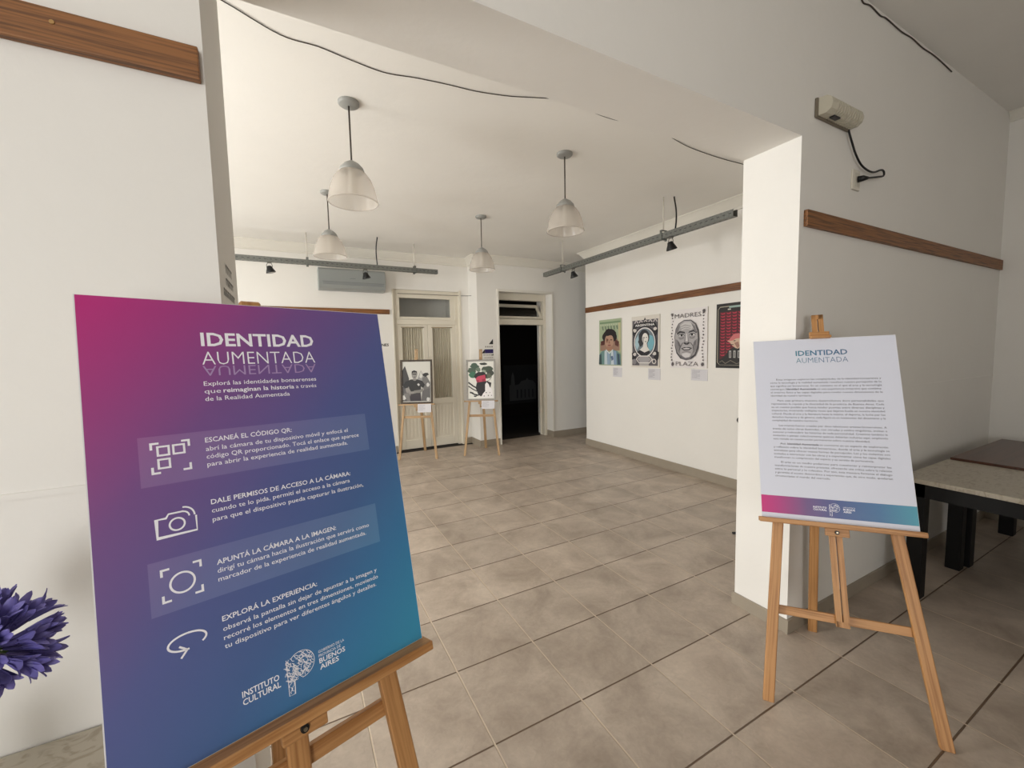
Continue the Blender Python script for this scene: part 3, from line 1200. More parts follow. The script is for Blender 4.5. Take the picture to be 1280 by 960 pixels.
def board(label, at, axes, W, H, bb, face_mat, name='sign_board', thick=.005, edge=None, cat='sign'):
    """foam board standing in a tray; its own frame has x across and z up from the bottom left"""
    w, u_, n = axes
    M = Matrix((w, -n, u_)).transposed().to_4x4()
    M.translation = at(-W / 2, bb, 0)
    t = thing(name, label, cat, mat=M)
    m = MB()
    c = at(0, bb + H / 2, -thick / 2)
    m.obox(c, w, n, u_, W, thick, H)
    m.build('panel', edge or M_WHITE, t)
    m = MB()
    sh = Sheet(at(-W / 2, bb + H, 0), w, -u_, n)
    flat(m, sh, [(0.002, 0.001), (0.002, H - .001), (W - .001, H - .001), (W - .001, 0.001)], .0004)
    o = m.build('printed_face', face_mat, t, False)
    return t, sh


G_L = gradient('violet_to_teal_print', [(0.0, (196, 36, 128)), (0.14, (166, 58, 134)), (0.30, (122, 80, 144)), (0.5, (88, 96, 154)), (0.68, (74, 104, 156)), (0.84, (62, 126, 174)), (1.0, (60, 148, 186))],
               .46 / Wb, -.58 / Hb, .58)
b1, s1 = board('large violet and blue board with four instruction icons on the left easel', at1, (w_, u_, n_), Wb, Hb, eb, G_L)
M_PRINTW = plain('white_print', (250, 249, 255), 0.45)
M_BAND = plain('pale_violet_print', (108, 104, 150), 0.45)


def band_mat(name, dst):
    # printed translucent band: the same colour run, paler
    return gradient(name, dst, .46 / Wb, -.58 / Hb, .58)


G_B = band_mat('pale_band_print', [(0.0, (206, 80, 148)), (0.14, (178, 90, 152)), (0.30, (140, 104, 160)), (0.5, (108, 116, 168)), (0.68, (96, 124, 170)), (0.84, (88, 144, 186)), (1.0, (84, 160, 194))])
m = MB()
flat(m, s1, [(.072, .281), (.072, .377), (.524, .377), (.524, .281)], .0006)
flat(m, s1, [(.072, .518), (.072, .616), (.520, .616), (.520, .518)], .0006)
m.build('printed_bands', G_B, b1, False)
m = MB()
text_into(m, s1, 'IDENTIDAD', .185, .0975, .230, cap=.030, bold=.022)
text_into(m, s1, 'AUMENTADA', .184, .1395, .230, cap=.031, bold=-.012)
m.build('title', M_PRINTW, b1, False)
m = MB()
text_into(m, s1, 'AUMENTADA', .184, .1420, .230, cap=.023, bold=-.008, flip=-1.0)
m.build('title_reflection', plain('faded_violet_print', (176, 148, 194), 0.5), b1, False)
m = MB()
LN = [('Explorá las identidades bonaerenses', .183, .185, .228, 0), ('de la Realidad Aumentada', .183, .218, .164, 0)]
LN += [('abrí la cámara de tu dispositivo móvil y enfocá el', .176, .323, .297, 0), ('código QR proporcionado. Tocá el enlace que aparece', .176, .339, .324, 0), ('para abrir la experiencia de realidad aumentada.', .176, .355, .293, 0),
       ('cuando te lo pida, permití el acceso a la cámara', .176, .450, .286, 0), ('para que el dispositivo pueda capturar la ilustración,', .176, .468, .319, 0),
       ('dirigí tu cámara hacia la ilustración que servirá como', .176, .571, .320, 0), ('marcador de la experiencia de realidad aumentada.', .176, .588, .310, 0),
       ('observá la pantalla sin dejar de apuntar a la imagen y', .176, .685, .325, 0), ('recorré los elementos en tres dimensiones, moviendo', .176, .702, .326, 0), ('tu dispositivo para ver diferentes ángulos y detalles.', .176, .7185, .319, 0)]
LB = [('ESCANEÁ EL CÓDIGO QR:', .176, .305, .166), ('DALE PERMISOS DE ACCESO A LA CÁMARA:', .176, .433, .290), ('APUNTÁ LA CÁMARA A LA IMAGEN:', .176, .555, .239), ('EXPLORÁ LA EXPERIENCIA:', .176, .666, .182)]
for s, a, b, wd, bo in LN[:2]:
    text_into(m, s1, s, a, b, wd, cap=.0098, bold=.004)
text_into(m, s1, 'que', .183, .2015, .029, cap=.0098)
text_into(m, s1, 'reimaginan la historia', .2165, .2015, .142, cap=.0100, bold=.016)
text_into(m, s1, 'a través', .3625, .2015, .047, cap=.0098)
m.build('intro_text', M_PRINTW, b1, False)
for (s, a, b, wd), lines in zip(LB, (LN[2:5], LN[5:7], LN[7:9], LN[9:12])):
    m = MB()
    text_into(m, s1, s, a, b, wd, cap=.0104, bold=.012)
    for s, a, b, wd, bo in lines:
        text_into(m, s1, s, a, b, wd, cap=.0098, bold=.004)
    m.build('step_text', M_PRINTW, b1, False)

ic = MB()
O_ = .0010


def corner_marks(x0, y0, x1, y1, l, wd):
    stroke(ic, s1, [(x0, y0 + l), (x0, y0), (x0 + l, y0)], wd, O_)
    stroke(ic, s1, [(x1 - l, y0), (x1, y0), (x1, y0 + l)], wd, O_)
    stroke(ic, s1, [(x0, y1 - l), (x0, y1), (x0 + l, y1)], wd, O_)
    stroke(ic, s1, [(x1 - l, y1), (x1, y1), (x1, y1 - l)], wd, O_)


corner_marks(.0905, .2955, .149, .353, .012, .004)
for cx_, cy_ in ((.1085, .311), (.1325, .311), (.1085, .336)):
    stroke(ic, s1, [(cx_ - .0085, cy_ - .0085), (cx_ + .0085, cy_ - .0085), (cx_ + .0085, cy_ + .0085), (cx_ - .0085, cy_ + .0085)], .0036, O_, True)
ic.build('icon', M_PRINTW, b1, False)
ic = MB()
# camera with waves
stroke(ic, s1, [(.131, .4345), (.108, .4345), (.104, .4415), (.0895, .4415), (.0895, .476), (.150, .476), (.150, .447)], .0032, O_)
stroke(ic, s1, ell(.120, .4565, .0115, .0115, 28), .0032, O_, True)
stroke(ic, s1, ell(.130, .4455, .0095, .0105, 10, -math.pi / 2, 0), .0028, O_)
stroke(ic, s1, ell(.130, .4455, .0180, .0190, 12, -math.pi / 2, 0), .0030, O_)
ic.build('icon', M_PRINTW, b1, False)
ic = MB()
# frame marks with circle
corner_marks(.0905, .5365, .150, .595, .012, .004)
stroke(ic, s1, ell(.1205, .5675, .0185, .0185, 36), .0036, O_, True)
ic.build('icon', M_PRINTW, b1, False)
ic = MB()
# turning arrow
stroke(ic, s1, ell(.120, .677, .029, .0145, 34, math.pi * .22, -math.pi * 1.52), .0034, O_)
stroke(ic, s1, [(.107, .682), (.1185, .692), (.1085, .704)], .0034, O_)
ic.build('icon', M_PRINTW, b1, False)

m = MB()
text_into(m, s1, 'INSTITUTO', .1965, .8235, .067, cap=.0118, bold=.016)
text_into(m, s1, 'CULTURAL', .1965, .8385, .0685, cap=.0118, bold=.016)
text_into(m, s1, 'GOBIERNO DE LA', .344, .8095, .058, cap=.0062)
text_into(m, s1, 'PROVINCIA DE', .344, .8185, .049, cap=.0062)
text_into(m, s1, 'BUENOS', .344, .8315, .058, cap=.0108, bold=.016)
text_into(m, s1, 'AIRES', .344, .8450, .042, cap=.0108, bold=.016)


def emblem(mb, sh, x0, y0, sc, off=.001, n=70, seed=3):
    """province-shaped emblem: rounded crown with a trunk, filled with short wavy strokes"""
    rnd = random.Random(seed)
    def inside(a, b):
        if b < .055:
            return ((a - .030) / .028) ** 2 + ((b - .027) / .028) ** 2 < 1 or (a < .02 and .006 < b < .055)
        return .002 < a < .016 - (b - .055) * .1 and b < .079
    k = 0
    while k < n:
        a, b = rnd.uniform(0, .058), rnd.uniform(0, .079)
        th = rnd.choice([0.5, 2.2, 0.9]) + rnd.uniform(-.4, .4)
        pts = []
        for i in range(5):
            q = (i - 2) / 2 * .0055
            pts.append((a + math.cos(th) * q + .0012 * math.sin(i * 1.8) * math.sin(th), b + math.sin(th) * q - .0012 * math.sin(i * 1.8) * math.cos(th)))
        if all(inside(*p_) for p_ in pts):
            stroke(mb, sh, [(x0 + p_[0] * sc, y0 + p_[1] * sc) for p_ in pts], .0011 * sc, off)
            k += 1
    pts = ell(.030, .027, .0275, .0275, 26, -math.pi * .75, math.pi * .55)
    for i in range(0, 24, 2):
        stroke(mb, sh, [(x0 + p_[0] * sc, y0 + p_[1] * sc) for p_ in pts[i:i + 3]], .0012 * sc, off)
    stroke(mb, sh, [(x0 + .002 * sc, y0 + .006 * sc), (x0 + .002 * sc, y0 + .079 * sc), (x0 + .013 * sc, y0 + .079 * sc), (x0 + .015 * sc, y0 + .055 * sc)], .0013 * sc, off)


emblem(m, s1, .277, .787, 1.0, n=110)
m.build('institution_logo', M_PRINTW, b1, False)

# --- white board (right foreground)
Wr, Hr = .60, .912
br_ = 1.3014 - .893 / 2 - .019
e2, at2, (w_, u_, n_) = easel('pine easel on the right in front of the pier holding the white text board', 1.363, -.681, -.911, .306, .028, br_, .312, .045, .308, .098, .412, 1.885, .385, br_ + Hr, (1.885, -.268), (M_PINE_Z, M_PINE_X), True)
b2, s2 = board('white text board headed IDENTIDAD AUMENTADA on the right easel', at2, (w_, u_, n_), Wr, Hr, br_, plain('white_print_face', (214, 216, 228), 0.5))
G_T = gradient('blue_green_title_print', [(0.30, (66, 130, 150)), (0.5, (70, 112, 150)), (0.72, (84, 110, 140))], 1.0 / Wr, 0, 0)
m = MB()
text_into(m, s2, 'IDENTIDAD', .189, .0895, .217, cap=.0275, bold=.02)
text_into(m, s2, 'AUMENTADA', .189, .129, .217, cap=.029, bold=-.012)
m.build('title', G_T, b2, False)
PAR = [
    ['Estas imágenes exploran las complejidades de la identidad bonaerense y', 'cómo la tecnología y la realidad aumentada resuelven nuestra percepción de lo', 'que significa ser bonaerense. En un contexto en el que el arte y la tecnología', ('convergen, ', 'Identidad Aumentada', ' es una experiencia inmersiva que combina'),
     'el entorno físico y las capas digitales para revelar nuevas dimensiones de la', 'identidad de nuestro territorio.'],
    ['Para esta primera muestra desarrollamos doce personalidades que', 'representan la riqueza y la diversidad de la provincia de Buenos Aires. Cada', 'es un cuento posible que busca tender puentes entre diversas disciplinas y', 'trayectorias, mostrando múltiples voces que dejaron huella en nuestra identidad', 'cultural. Desde el arte y la literatura hasta la música, el deporte, la lucha por los', 'derechos humanos y de género, cada figura es un testimonio del dinamismo y la',
     'complejidad de nuestro territorio.'],
    ['Las mismas fueron creadas por doce talentosos artistas bonaerenses. A', 'través de estas obras ilustradas, con miradas y estilos singulares, invitan a', 'conocer y redescubrir las historias de cada personalidad. Creemos también la', 'invitación a pensar colectivamente quiénes deberían incluirse aquí, ampliando', 'esta mirada en construcción permanente sobre nuestra identidad.'],
    [('Así, ', 'Identidad Aumentada', ' se convierte en un espacio de exploración'), 'y reflexión sobre la identidad bonaerense, donde el arte y la tecnología se', 'entrelazan para ofrecer nuevas formas de percepción. Les y los visitantes son', 'invitados a interactuar con las obras y a experimentar cómo las capas digitales', 'transforman su comprensión del espacio y su sentido de pertenencia.'],
    ['El arte es un medio poderoso para cuestionar y reinterpretar las', 'transformaciones de nuestro presente, ofreciendo una crítica sobre la relación', 'entre lo personal y lo colectivo. Por eso, esta muestra fomenta el diálogo', 'y garantiza el acceso democrático a experiencias que, de otro modo, quedarían', 'circunscriptas al mundo del mercado.']]
STARTS = [(.2195, .245), (.3310, .262), (.4595, .458), (.5520, .465), (.6440, .293)]
CA, CB = .068, .526
M_DPRINT = plain('dark_print', (58, 56, 66), 0.6)
for (b0, last), lines in zip(STARTS, PAR):
    m = MB()
    for i, ln in enumerate(lines):
        a0 = CA + (.028 if i == 0 else 0)
        a1 = last if i == len(lines) - 1 else CB
        b_ = b0 + .0171 * i
        if isinstance(ln, tuple):
            tot = sum(len(q) * (1.12 if j == 1 else 1) for j, q in enumerate(ln))
            a = a0
            for j, q in enumerate(ln):
                wq = (a1 - a0) * len(q) * (1.12 if j == 1 else 1) / tot
                text_into(m, s2, q.strip(), a, b_, wq - .004, cap=.0092, bold=.02 if j == 1 else -.002)
                a += wq
        else:
            text_into(m, s2, ln, a0, b_, a1 - a0, cap=.0092, bold=-.002)
    m.build('paragraph', M_DPRINT, b2, False)
G_R = gradient('footer_print', [(0.0, (200, 36, 120)), (0.12, (176, 50, 124)), (0.32, (110, 80, 130)), (0.52, (76, 90, 142)), (0.78, (72, 116, 158)), (1.0, (76, 152, 172))], 1.0 / Wr, 0, 0)
m = MB()
flat(m, s2, [(.002, .806), (.002, .889), (Wr - .001, .889), (Wr - .001, .806)], .0006)
m.build('footer_band', G_R, b2, False)
m = MB()
text_into(m, s2, 'INSTITUTO', .2155, .8485, .053, cap=.0085, bold=.014)
text_into(m, s2, 'CULTURAL', .2155, .8595, .053, cap=.0085, bold=.014)
text_into(m, s2, 'GOBIERNO DE LA PROVINCIA DE', .332, .838, .045, cap=.0045)
text_into(m, s2, 'BUENOS', .332, .8495, .044, cap=.0085, bold=.014)
text_into(m, s2, 'AIRES', .332, .8605, .030, cap=.0085, bold=.014)
emblem(m, s2, .278, .823, .72, n=60)
m.build('institution_logo', M_PRINTW, b2, False)


# ------------------------------------------------------------------ artwork helper
class Art:
    """flat coloured shapes printed on a sheet W x H; later shapes lie on top"""

    def __init__(self, sheet, W, H):
        self.s, self.W, self.H = sheet, W, H
        self.m = MB()
        self.cols = []
        self.k = 1

    def _c(self, rgb):
        if rgb not in self.cols:
            self.cols.append(rgb)
        self.m.mi = self.cols.index(rgb)
        self.k += 1
        return .0003 * self.k

    def poly(self, rgb, pts):
        off = self._c(rgb)
        flat(self.m, self.s, [(a * self.W, b * self.H) for a, b in pts], off)

    def rect(self, rgb, a0, b0, a1, b1):
        self.poly(rgb, [(a0, b0), (a0, b1), (a1, b1), (a1, b0)])

    def ell(self, rgb, a, b, ra, rb, n=28):
        self.poly(rgb, ell(a, b, ra, rb, n))

    def line(self, rgb, pts, wd, closed=False):
        off = self._c(rgb)
        stroke(self.m, self.s, [(a * self.W, b * self.H) for a, b in pts], wd * self.W, off, closed)

    def text(self, rgb, s, a, b, wd, cap, bold=0.0):
        off = self._c(rgb)
        text_into(self.m, self.s, s, a * self.W, b * self.H, wd * self.W, cap=cap * self.H, bold=bold, off=off)

    def done(self, parent, name='artwork'):
        return self.m.build(name, [col(c) for c in self.cols], parent, False)


def blob(cx, cy, rx, ry, n, jit, seed):
    rn = random.Random(seed)
    return [(cx + rx * (1 + rn.uniform(-jit, jit)) * math.cos(2 * math.pi * i / n), cy + ry * (1 + rn.uniform(-jit, jit)) * math.sin(2 * math.pi * i / n)) for i in range(n)]


# ------------------------------------------------------------------ posters on the right gallery wall
def poster(label, y0, y1, z0, z1, face):
    """y0 = left (far) edge as seen, y1 = right (near) edge"""
    t = thing('poster', label, 'poster', (XG, y1, z0), 0, 'posters on the right gallery wall')
    boxes('backing_board', plain('poster_edge', (214, 208, 200), 0.6), [(XG - .016, XG, y1, y0, z0, z1)], t)
    sh = Sheet((XG - .0162, y0, z1), (0, -1, 0), (0, 0, -1), (-1, 0, 0))
    a = Art(sh, y0 - y1, z1 - z0)
    a.rect(face, 0, 0, 1, 1)
    return t, a


# player portrait: curly dark hair, pale blue striped shirt, green banknote ground
t, A = poster('green poster of a curly haired man in a pale blue striped shirt', 3.813, 3.304, 1.39, 2.112, (168, 182, 150))
A.rect((120, 146, 112), .03, .05, .97, .085)
for i in range(9):
    A.rect((196, 202, 176), .06 + i * .1, .10, .11 + i * .1, .13)
A.rect((196, 190, 150), .88, .09, .97, .70)
for i in range(6):
    A.poly((110, 128, 108), [(.14 + i * .13, .15), (.20 + i * .13, .14), (.22 + i * .13, .23), (.17 + i * .13, .22)])
A.poly((158, 126, 108), [(.06, .52), (.30, .40), (.80, .40), (.94, .55), (.94, .68), (.06, .68)])
A.poly((92, 50, 46), [(.08, .47), (.30, .44), (.26, .55), (.10, .56)])
A.poly((100, 60, 54), [(.74, .44), (.92, .49), (.88, .60), (.74, .56)])
A.poly((38, 32, 34), blob(.49, .37, .32, .155, 22, .10, 5))
A.ell((182, 146, 124), .48, .47, .20, .15)
A.poly((146, 106, 88), [(.34, .40), (.44, .42), (.42, .50), (.34, .50)])
A.ell((84, 52, 46), .40, .445, .05, .012)
A.ell((84, 52, 46), .57, .445, .05, .012)
A.poly((150, 108, 92), [(.48, .44), (.53, .52), (.45, .525)])
A.ell((140, 78, 72), .49, .56, .075, .014)
A.poly((168, 126, 104), [(.40, .58), (.60, .58), (.66, .68), (.36, .68)])
A.poly((38, 32, 34), [(.28, .33), (.40, .36), (.55, .345), (.68, .37), (.64, .31), (.48, .28), (.34, .29)])
A.poly((112, 146, 142), [(.0, .98), (.02, .76), (.14, .69), (.36, .655), (.50, .72), (.64, .655), (.84, .69), (.97, .76), (1.0, .98)])
A.poly((196, 208, 214), [(.26, .98), (.27, .68), (.38, .67), (.40, .98)])
A.poly((150, 172, 194), [(.40, .98), (.40, .70), (.52, .74), (.53, .98)])
A.poly((202, 212, 218), [(.56, .98), (.57, .72), (.66, .67), (.70, .98)])
A.poly((140, 162, 190), [(.70, .98), (.68, .68), (.80, .69), (.82, .98)])
A.poly((66, 84, 86), [(.0, .98), (.03, .78), (.12, .74), (.14, .98)])
A.poly((66, 84, 100), [(.86, .98), (.84, .74), (.93, .76), (.97, .98)])
A.line((222, 226, 222), [(.34, .655), (.50, .735), (.66, .655)], .03)
A.poly((96, 116, 150), [(.56, .80), (.66, .79), (.68, .87), (.60, .90)])
A.done(t)

# banknote-like poster with a medallion and ARGENTINA
t, A = poster('dark banknote style poster headed ARGENTINA with a woman in an oval', 3.088, 2.566, 1.375, 2.105, (222, 216, 206))
A.rect((96, 92, 98), .03, .08, .95, .965)
for i in range(5):
    A.poly((206, 200, 196), [(.10 + .17 * i, .135), (.18 + .17 * i, .06), (.26 + .17 * i, .135)])
    A.poly((84, 80, 88), [(.14 + .17 * i, .135), (.18 + .17 * i, .09), (.22 + .17 * i, .135)])
A.poly((44, 42, 48), [(.46, .085), (.50, .03), (.54, .085)])
A.poly((34, 33, 38), [(.05, .235), (.12, .145), (.50, .12), (.86, .145), (.93, .235), (.50, .205)])
A.text((232, 230, 226), 'ARGENTINA', .14, .20, .70, .042, .03)
for q in ((.12, .30), (.86, .30), (.10, .78), (.90, .78)):
    A.poly((40, 38, 44), blob(q[0], q[1], .09, .10, 10, .25, int(q[0] * 90)))
for q in ((.13, .275), (.85, .265), (.14, .74), (.84, .73)):
    A.poly((214, 208, 202), blob(q[0], q[1], .065, .035, 9, .3, int(q[1] * 90)))
A.ell((44, 42, 50), .49, .51, .42, .315, 36)
A.ell((226, 222, 218), .49, .515, .385, .29, 36)
A.ell((116, 128, 136), .49, .515, .355, .268, 36)
A.poly((120, 176, 190), [(.62, .36), (.78, .40), (.84, .52), (.78, .64), (.66, .70), (.60, .52)])
A.poly((168, 196, 206), [(.16, .46), (.27, .36), (.30, .58), (.22, .66), (.15, .56)])
A.poly((44, 44, 50), blob(.48, .42, .20, .15, 16, .06, 8))
A.poly((54, 56, 60), [(.26, .50), (.36, .36), (.44, .56), (.34, .60)])
A.ell((230, 226, 220), .52, .44, .11, .105)
A.poly((180, 176, 174), [(.42, .42), (.48, .40), (.47, .53), (.44, .51)])
A.ell((60, 58, 62), .49, .425, .025, .008)
A.ell((60, 58, 62), .57, .42, .025, .008)
A.ell((90, 80, 84), .54, .50, .03, .009)
A.poly((224, 220, 214), [(.46, .53), (.58, .53), (.60, .60), (.70, .68), (.64, .72), (.36, .72), (.32, .66), (.44, .60)])
A.poly((40, 38, 44), [(.22, .70), (.34, .66), (.50, .71), (.68, .67), (.70, .72), (.58, .77), (.40, .775)])
A.poly((168, 164, 166), [(.24, .84), (.34, .79), (.64, .79), (.74, .84), (.64, .90), (.34, .90)])
A.line((226, 222, 218), [(.20, .84), (.30, .78), (.68, .78), (.78, .84), (.68, .91), (.30, .91)], .025, True)
A.rect((180, 176, 174), .32, .92, .66, .965)
A.ell((214, 208, 202), .84, .88, .075, .05)
A.ell((84, 82, 88), .84, .88, .045, .03)
A.ell((140, 136, 140), .13, .89, .08, .055)
A.done(t)

# white poster, old woman's face, MADRES / PLAZA
t, A = poster('white poster with a large drawn old face between the words MADRES and PLAZA', 2.378, 1.834, 1.385, 2.128, (234, 229, 228))
rn = random.Random(11)
for i in range(15):
    for xx in (.05, .90):
        yy = .14 + i * .052
        A.poly((120, 112, 112) if (i + int(xx)) % 2 else (88, 82, 84), blob(xx + rn.uniform(-.015, .02), yy, .022, .014, 7, .4, i * 7 + int(xx * 10)))
A.text((104, 98, 100), 'MADRES', .13, .145, .72, .075, -.004)
A.text((104, 98, 100), 'PLAZA', .17, .965, .62, .075, -.004)
for q in ((.06, .08), (.91, .07), (.08, .94), (.90, .93)):
    A.poly((96, 90, 92), blob(q[0], q[1], .035, .035, 9, .45, int(q[0] * 50 + q[1] * 9)))
A.poly((74, 72, 76), [(.13, .46), (.16, .33), (.24, .24), (.40, .185), (.58, .19), (.72, .26), (.79, .37), (.81, .52), (.79, .68), (.72, .79), (.60, .85), (.46, .87), (.30, .84), (.19, .75), (.14, .62)])
A.poly((178, 174, 175), [(.15, .46), (.18, .33), (.26, .25), (.40, .20), (.58, .205), (.70, .275), (.76, .38), (.775, .52), (.75, .67), (.69, .77), (.58, .83), (.46, .845), (.32, .815), (.22, .73), (.17, .61)])
A.poly((206, 203, 202), [(.28, .28), (.42, .22), (.56, .225), (.66, .30), (.60, .36), (.46, .33), (.34, .36)])
A.poly((140, 136, 138), [(.14, .50), (.22, .52), (.30, .62), (.28, .76), (.20, .70), (.15, .60)])
A.poly((140, 136, 138), [(.78, .50), (.70, .54), (.64, .64), (.66, .77), (.74, .69), (.775, .60)])
A.poly((160, 156, 158), [(.24, .46), (.42, .45), (.40, .51), (.28, .52)])
A.poly((160, 156, 158), [(.54, .45), (.72, .44), (.69, .51), (.56, .51)])
A.poly((62, 60, 64), [(.20, .405), (.28, .365), (.42, .385), (.44, .415), (.30, .40), (.22, .43)])
A.poly((62, 60, 64), [(.52, .41), (.55, .38), (.68, .355), (.76, .395), (.74, .42), (.66, .39)])
A.ell((226, 224, 222), .33, .445, .075, .018)
A.ell((226, 224, 222), .63, .44, .075, .018)
A.ell((40, 38, 42), .34, .443, .033, .019)
A.ell((40, 38, 42), .625, .438, .033, .019)
A.line((50, 48, 52), [(.25, .445), (.30, .425), (.37, .425), (.42, .45)], .016)
A.line((50, 48, 52), [(.55, .445), (.60, .42), (.67, .42), (.72, .44)], .016)
A.line((110, 106, 108), [(.26, .49), (.33, .505), (.41, .48)], .012)
A.line((110, 106, 108), [(.56, .48), (.63, .50), (.71, .475)], .012)
A.poly((150, 146, 148), [(.45, .42), (.51, .42), (.56, .57), (.48, .60), (.40, .57)])
A.poly((214, 210, 210), [(.465, .42), (.50, .42), (.515, .55), (.455, .55)])
A.poly((52, 50, 54), [(.39, .575), (.44, .565), (.48, .585), (.53, .565), (.58, .575), (.52, .605), (.45, .605)])
A.line((90, 86, 90), [(.38, .57), (.31, .64), (.28, .70)], .018)
A.line((90, 86, 90), [(.59, .57), (.66, .63), (.68, .69)], .018)
A.poly((70, 66, 70), [(.33, .67), (.42, .645), (.48, .655), (.55, .645), (.64, .665), (.56, .70), (.42, .705)])
A.poly((214, 210, 210), [(.38, .668), (.48, .662), (.59, .666), (.54, .683), (.42, .685)])
A.poly((216, 212, 212), [(.36, .76), (.48, .74), (.60, .76), (.56, .82), (.46, .835), (.38, .815)])
A.line((120, 116, 118), [(.36, .735), (.48, .72), (.60, .735)], .012)
A.line((120, 116, 118), [(.68, .70), (.64, .76), (.62, .81)], .012)
A.line((120, 116, 118), [(.26, .70), (.30, .77), (.34, .815)], .012)
A.poly((128, 124, 127), [(.16, .40), (.20, .32), (.30, .25), (.26, .33), (.21, .40)])
A.poly((128, 124, 127), [(.76, .40), (.70, .31), (.60, .24), (.66, .32), (.71, .40)])
A.poly((112, 108, 112), [(.30, .77), (.38, .80), (.46, .83), (.58, .815), (.66, .77), (.60, .85), (.46, .865), (.34, .83)])
A.poly((120, 116, 119), [(.22, .53), (.28, .56), (.30, .64), (.25, .62)])
A.poly((120, 116, 119), [(.72, .53), (.68, .57), (.66, .64), (.72, .61)])
A.line((130, 126, 128), [(.30, .30), (.44, .27), (.60, .30)], .010)
A.line((130, 126, 128), [(.32, .335), (.46, .31), (.60, .335)], .010)
A.done(t)

# dark poster, red rows, profile with a red cap: the near part hides behind the pier
t, A = poster('dark poster with red rows and a face in profile, half hidden by the pier', 1.716, 1.19, 1.395, 2.135, (34, 32, 32))
A.line((178, 170, 150), [(.09, .05), (.91, .05), (.96, .09), (.96, .91), (.91, .95), (.09, .95), (.04, .91), (.04, .09)], .012, True)
A.rect((150, 176, 168), .30, .045, .72, .075)
A.rect((200, 196, 184), .27, .085, .34, .105)
A.rect((84, 22, 32), .09, .13, .90, .86)
for rr in range(15):
    for cc in range(6):
        a, b = .10 + cc * .135, .14 + rr * .046
        A_pts = [(a, b), (a + .05, b + .012), (a + .115, b), (a + .10, b + .027), (a + .03, b + .027)]
        if cc == 0 and rr == 0:
            offk = A._c((176, 40, 66))
        flat(A.m, A.s, [(x * A.W, y * A.H) for x, y in A_pts], offk)
A.poly((34, 32, 32), [(.09, .88), (.24, .80), (.30, .72), (.50, .66), (.90, .66), (.90, .95), (.09, .95)])
_sc = lambda P: [(.46 + (x - .49) * .9, .585 + (y - .57) * .9) for x, y in P]
A.poly((206, 176, 152), _sc([(.34, .585), (.28, .57), (.38, .52), (.42, .48), (.54, .45), (.64, .48), (.68, .56), (.66, .64), (.56, .70), (.50, .69), (.42, .65), (.38, .62)]))
A.poly((202, 112, 112), _sc([(.30, .57), (.38, .50), (.44, .455), (.56, .44), (.66, .48), (.66, .52), (.50, .53), (.42, .56)]))
A.poly((160, 120, 104), _sc([(.46, .60), (.56, .58), (.60, .66), (.54, .69)]))
A.poly((224, 196, 172), _sc(ell(.63, .57, .04, .032)))
A.poly((50, 40, 40), _sc(ell(.47, .565, .03, .008)))
A.line((70, 44, 44), _sc([(.38, .625), (.45, .63)]), .014)
for i in range(5):
    A.rect((186, 184, 180), .32 + i * .10, .73, .37 + i * .10, .84)
    A.rect((60, 58, 58), .335 + i * .10, .745, .355 + i * .10, .83)
A.line((120, 112, 100), [(.10, .91), (.16, .885), (.24, .93), (.36, .88), (.50, .93), (.66, .89), (.86, .92)], .014)
A.done(t)


# ------------------------------------------------------------------ small caption cards
def card(label, sheet, W, H, thick, parent_loc):
    t = thing('caption_card', label, 'caption card', parent_loc, 0, 'white caption cards under the artworks')
    m = MB()
    c = sheet.at(W / 2, H / 2, -thick / 2)
    m.obox(c, sheet.w, sheet.n, sheet.d, W, thick, H)
    m.build('card', plain('card_stock', (216, 214, 218), 0.6), t)
    m = MB()
    for i in range(9):
        b = H * (.10 + .085 * i)
        flat(m, sheet, [(W * .06, b), (W * .06, b + H * .022), (W * (.56 if i % 4 != 3 else .4), b + H * .022), (W * (.56 if i % 4 != 3 else .4), b)], .0006)
    m.build('text_lines', plain('grey_text', (150, 148, 156), 0.6), t, False)
    return t


for lab, y0, y1, z0, z1 in (('white caption card under the green poster of the curly haired man', 3.501, 3.305, 1.215, 1.36), ('white caption card under the ARGENTINA poster', 2.775, 2.56, 1.205, 1.362), ('white caption card under the MADRES PLAZA poster', 2.066, 1.833, 1.23, 1.37)):
    card(lab, Sheet((XG - .006, y0, z1), (0, -1, 0), (0, 0, -1), (-1, 0, 0)), y0 - y1, z1 - z0, .006, (XG, y1, z0))

# ------------------------------------------------------------------ two small easels by the back doors
def small_easel(label, blabel, clabel, foot, yawa, tilt, W, H, bb, rear, frame_rgb, foot_half, tray_half, cross_b):
    e, at, ax = easel(label, foot[0], foot[1], yawa, tilt, 0.0, bb, tray_half, .036, foot_half, .10, cross_b, bb + H + .17, bb - .11, bb + H, rear, (M_OLDPINE_Z, M_OLDPINE_X), holder=.05)
    w, u_, n = ax
    M = Matrix((w, -n, u_)).transposed().to_4x4()
    M.translation = at(-W / 2, bb, 0)
    t = thing('framed_picture', blabel, 'framed picture', mat=M)
    fr = .028
    m = MB()
    for a, b, sx, sz in ((-W / 2 + fr / 2, H / 2, fr, H), (W / 2 - fr / 2, H / 2, fr, H), (0, fr / 2, W - 2 * fr, fr), (0, H - fr / 2, W - 2 * fr, fr)):
        m.obox(at(a, bb + b, -.004), w, n, u_, sx, .022, sz)
    m.build('frame', frame_rgb, t)
    m = MB()
    m.obox(at(0, bb + H / 2, -.010), w, n, u_, W - 2 * fr, .006, H - 2 * fr)
    m.build('backing_board', M_WHITE, t)
    A = Art(Sheet(at(-W / 2 + fr, bb + H - fr, -.0068), w, -u_, n), W - 2 * fr, H - 2 * fr)
    sh = Sheet(at(W / 2 - .225 if W > .45 else W / 2 - .2, bb - .005, .047), w, -u_, n)
    card(clabel, sh, .205, .13, .003, at(W / 2 - .1, bb - .13, .04)[:])
    return t, A, at


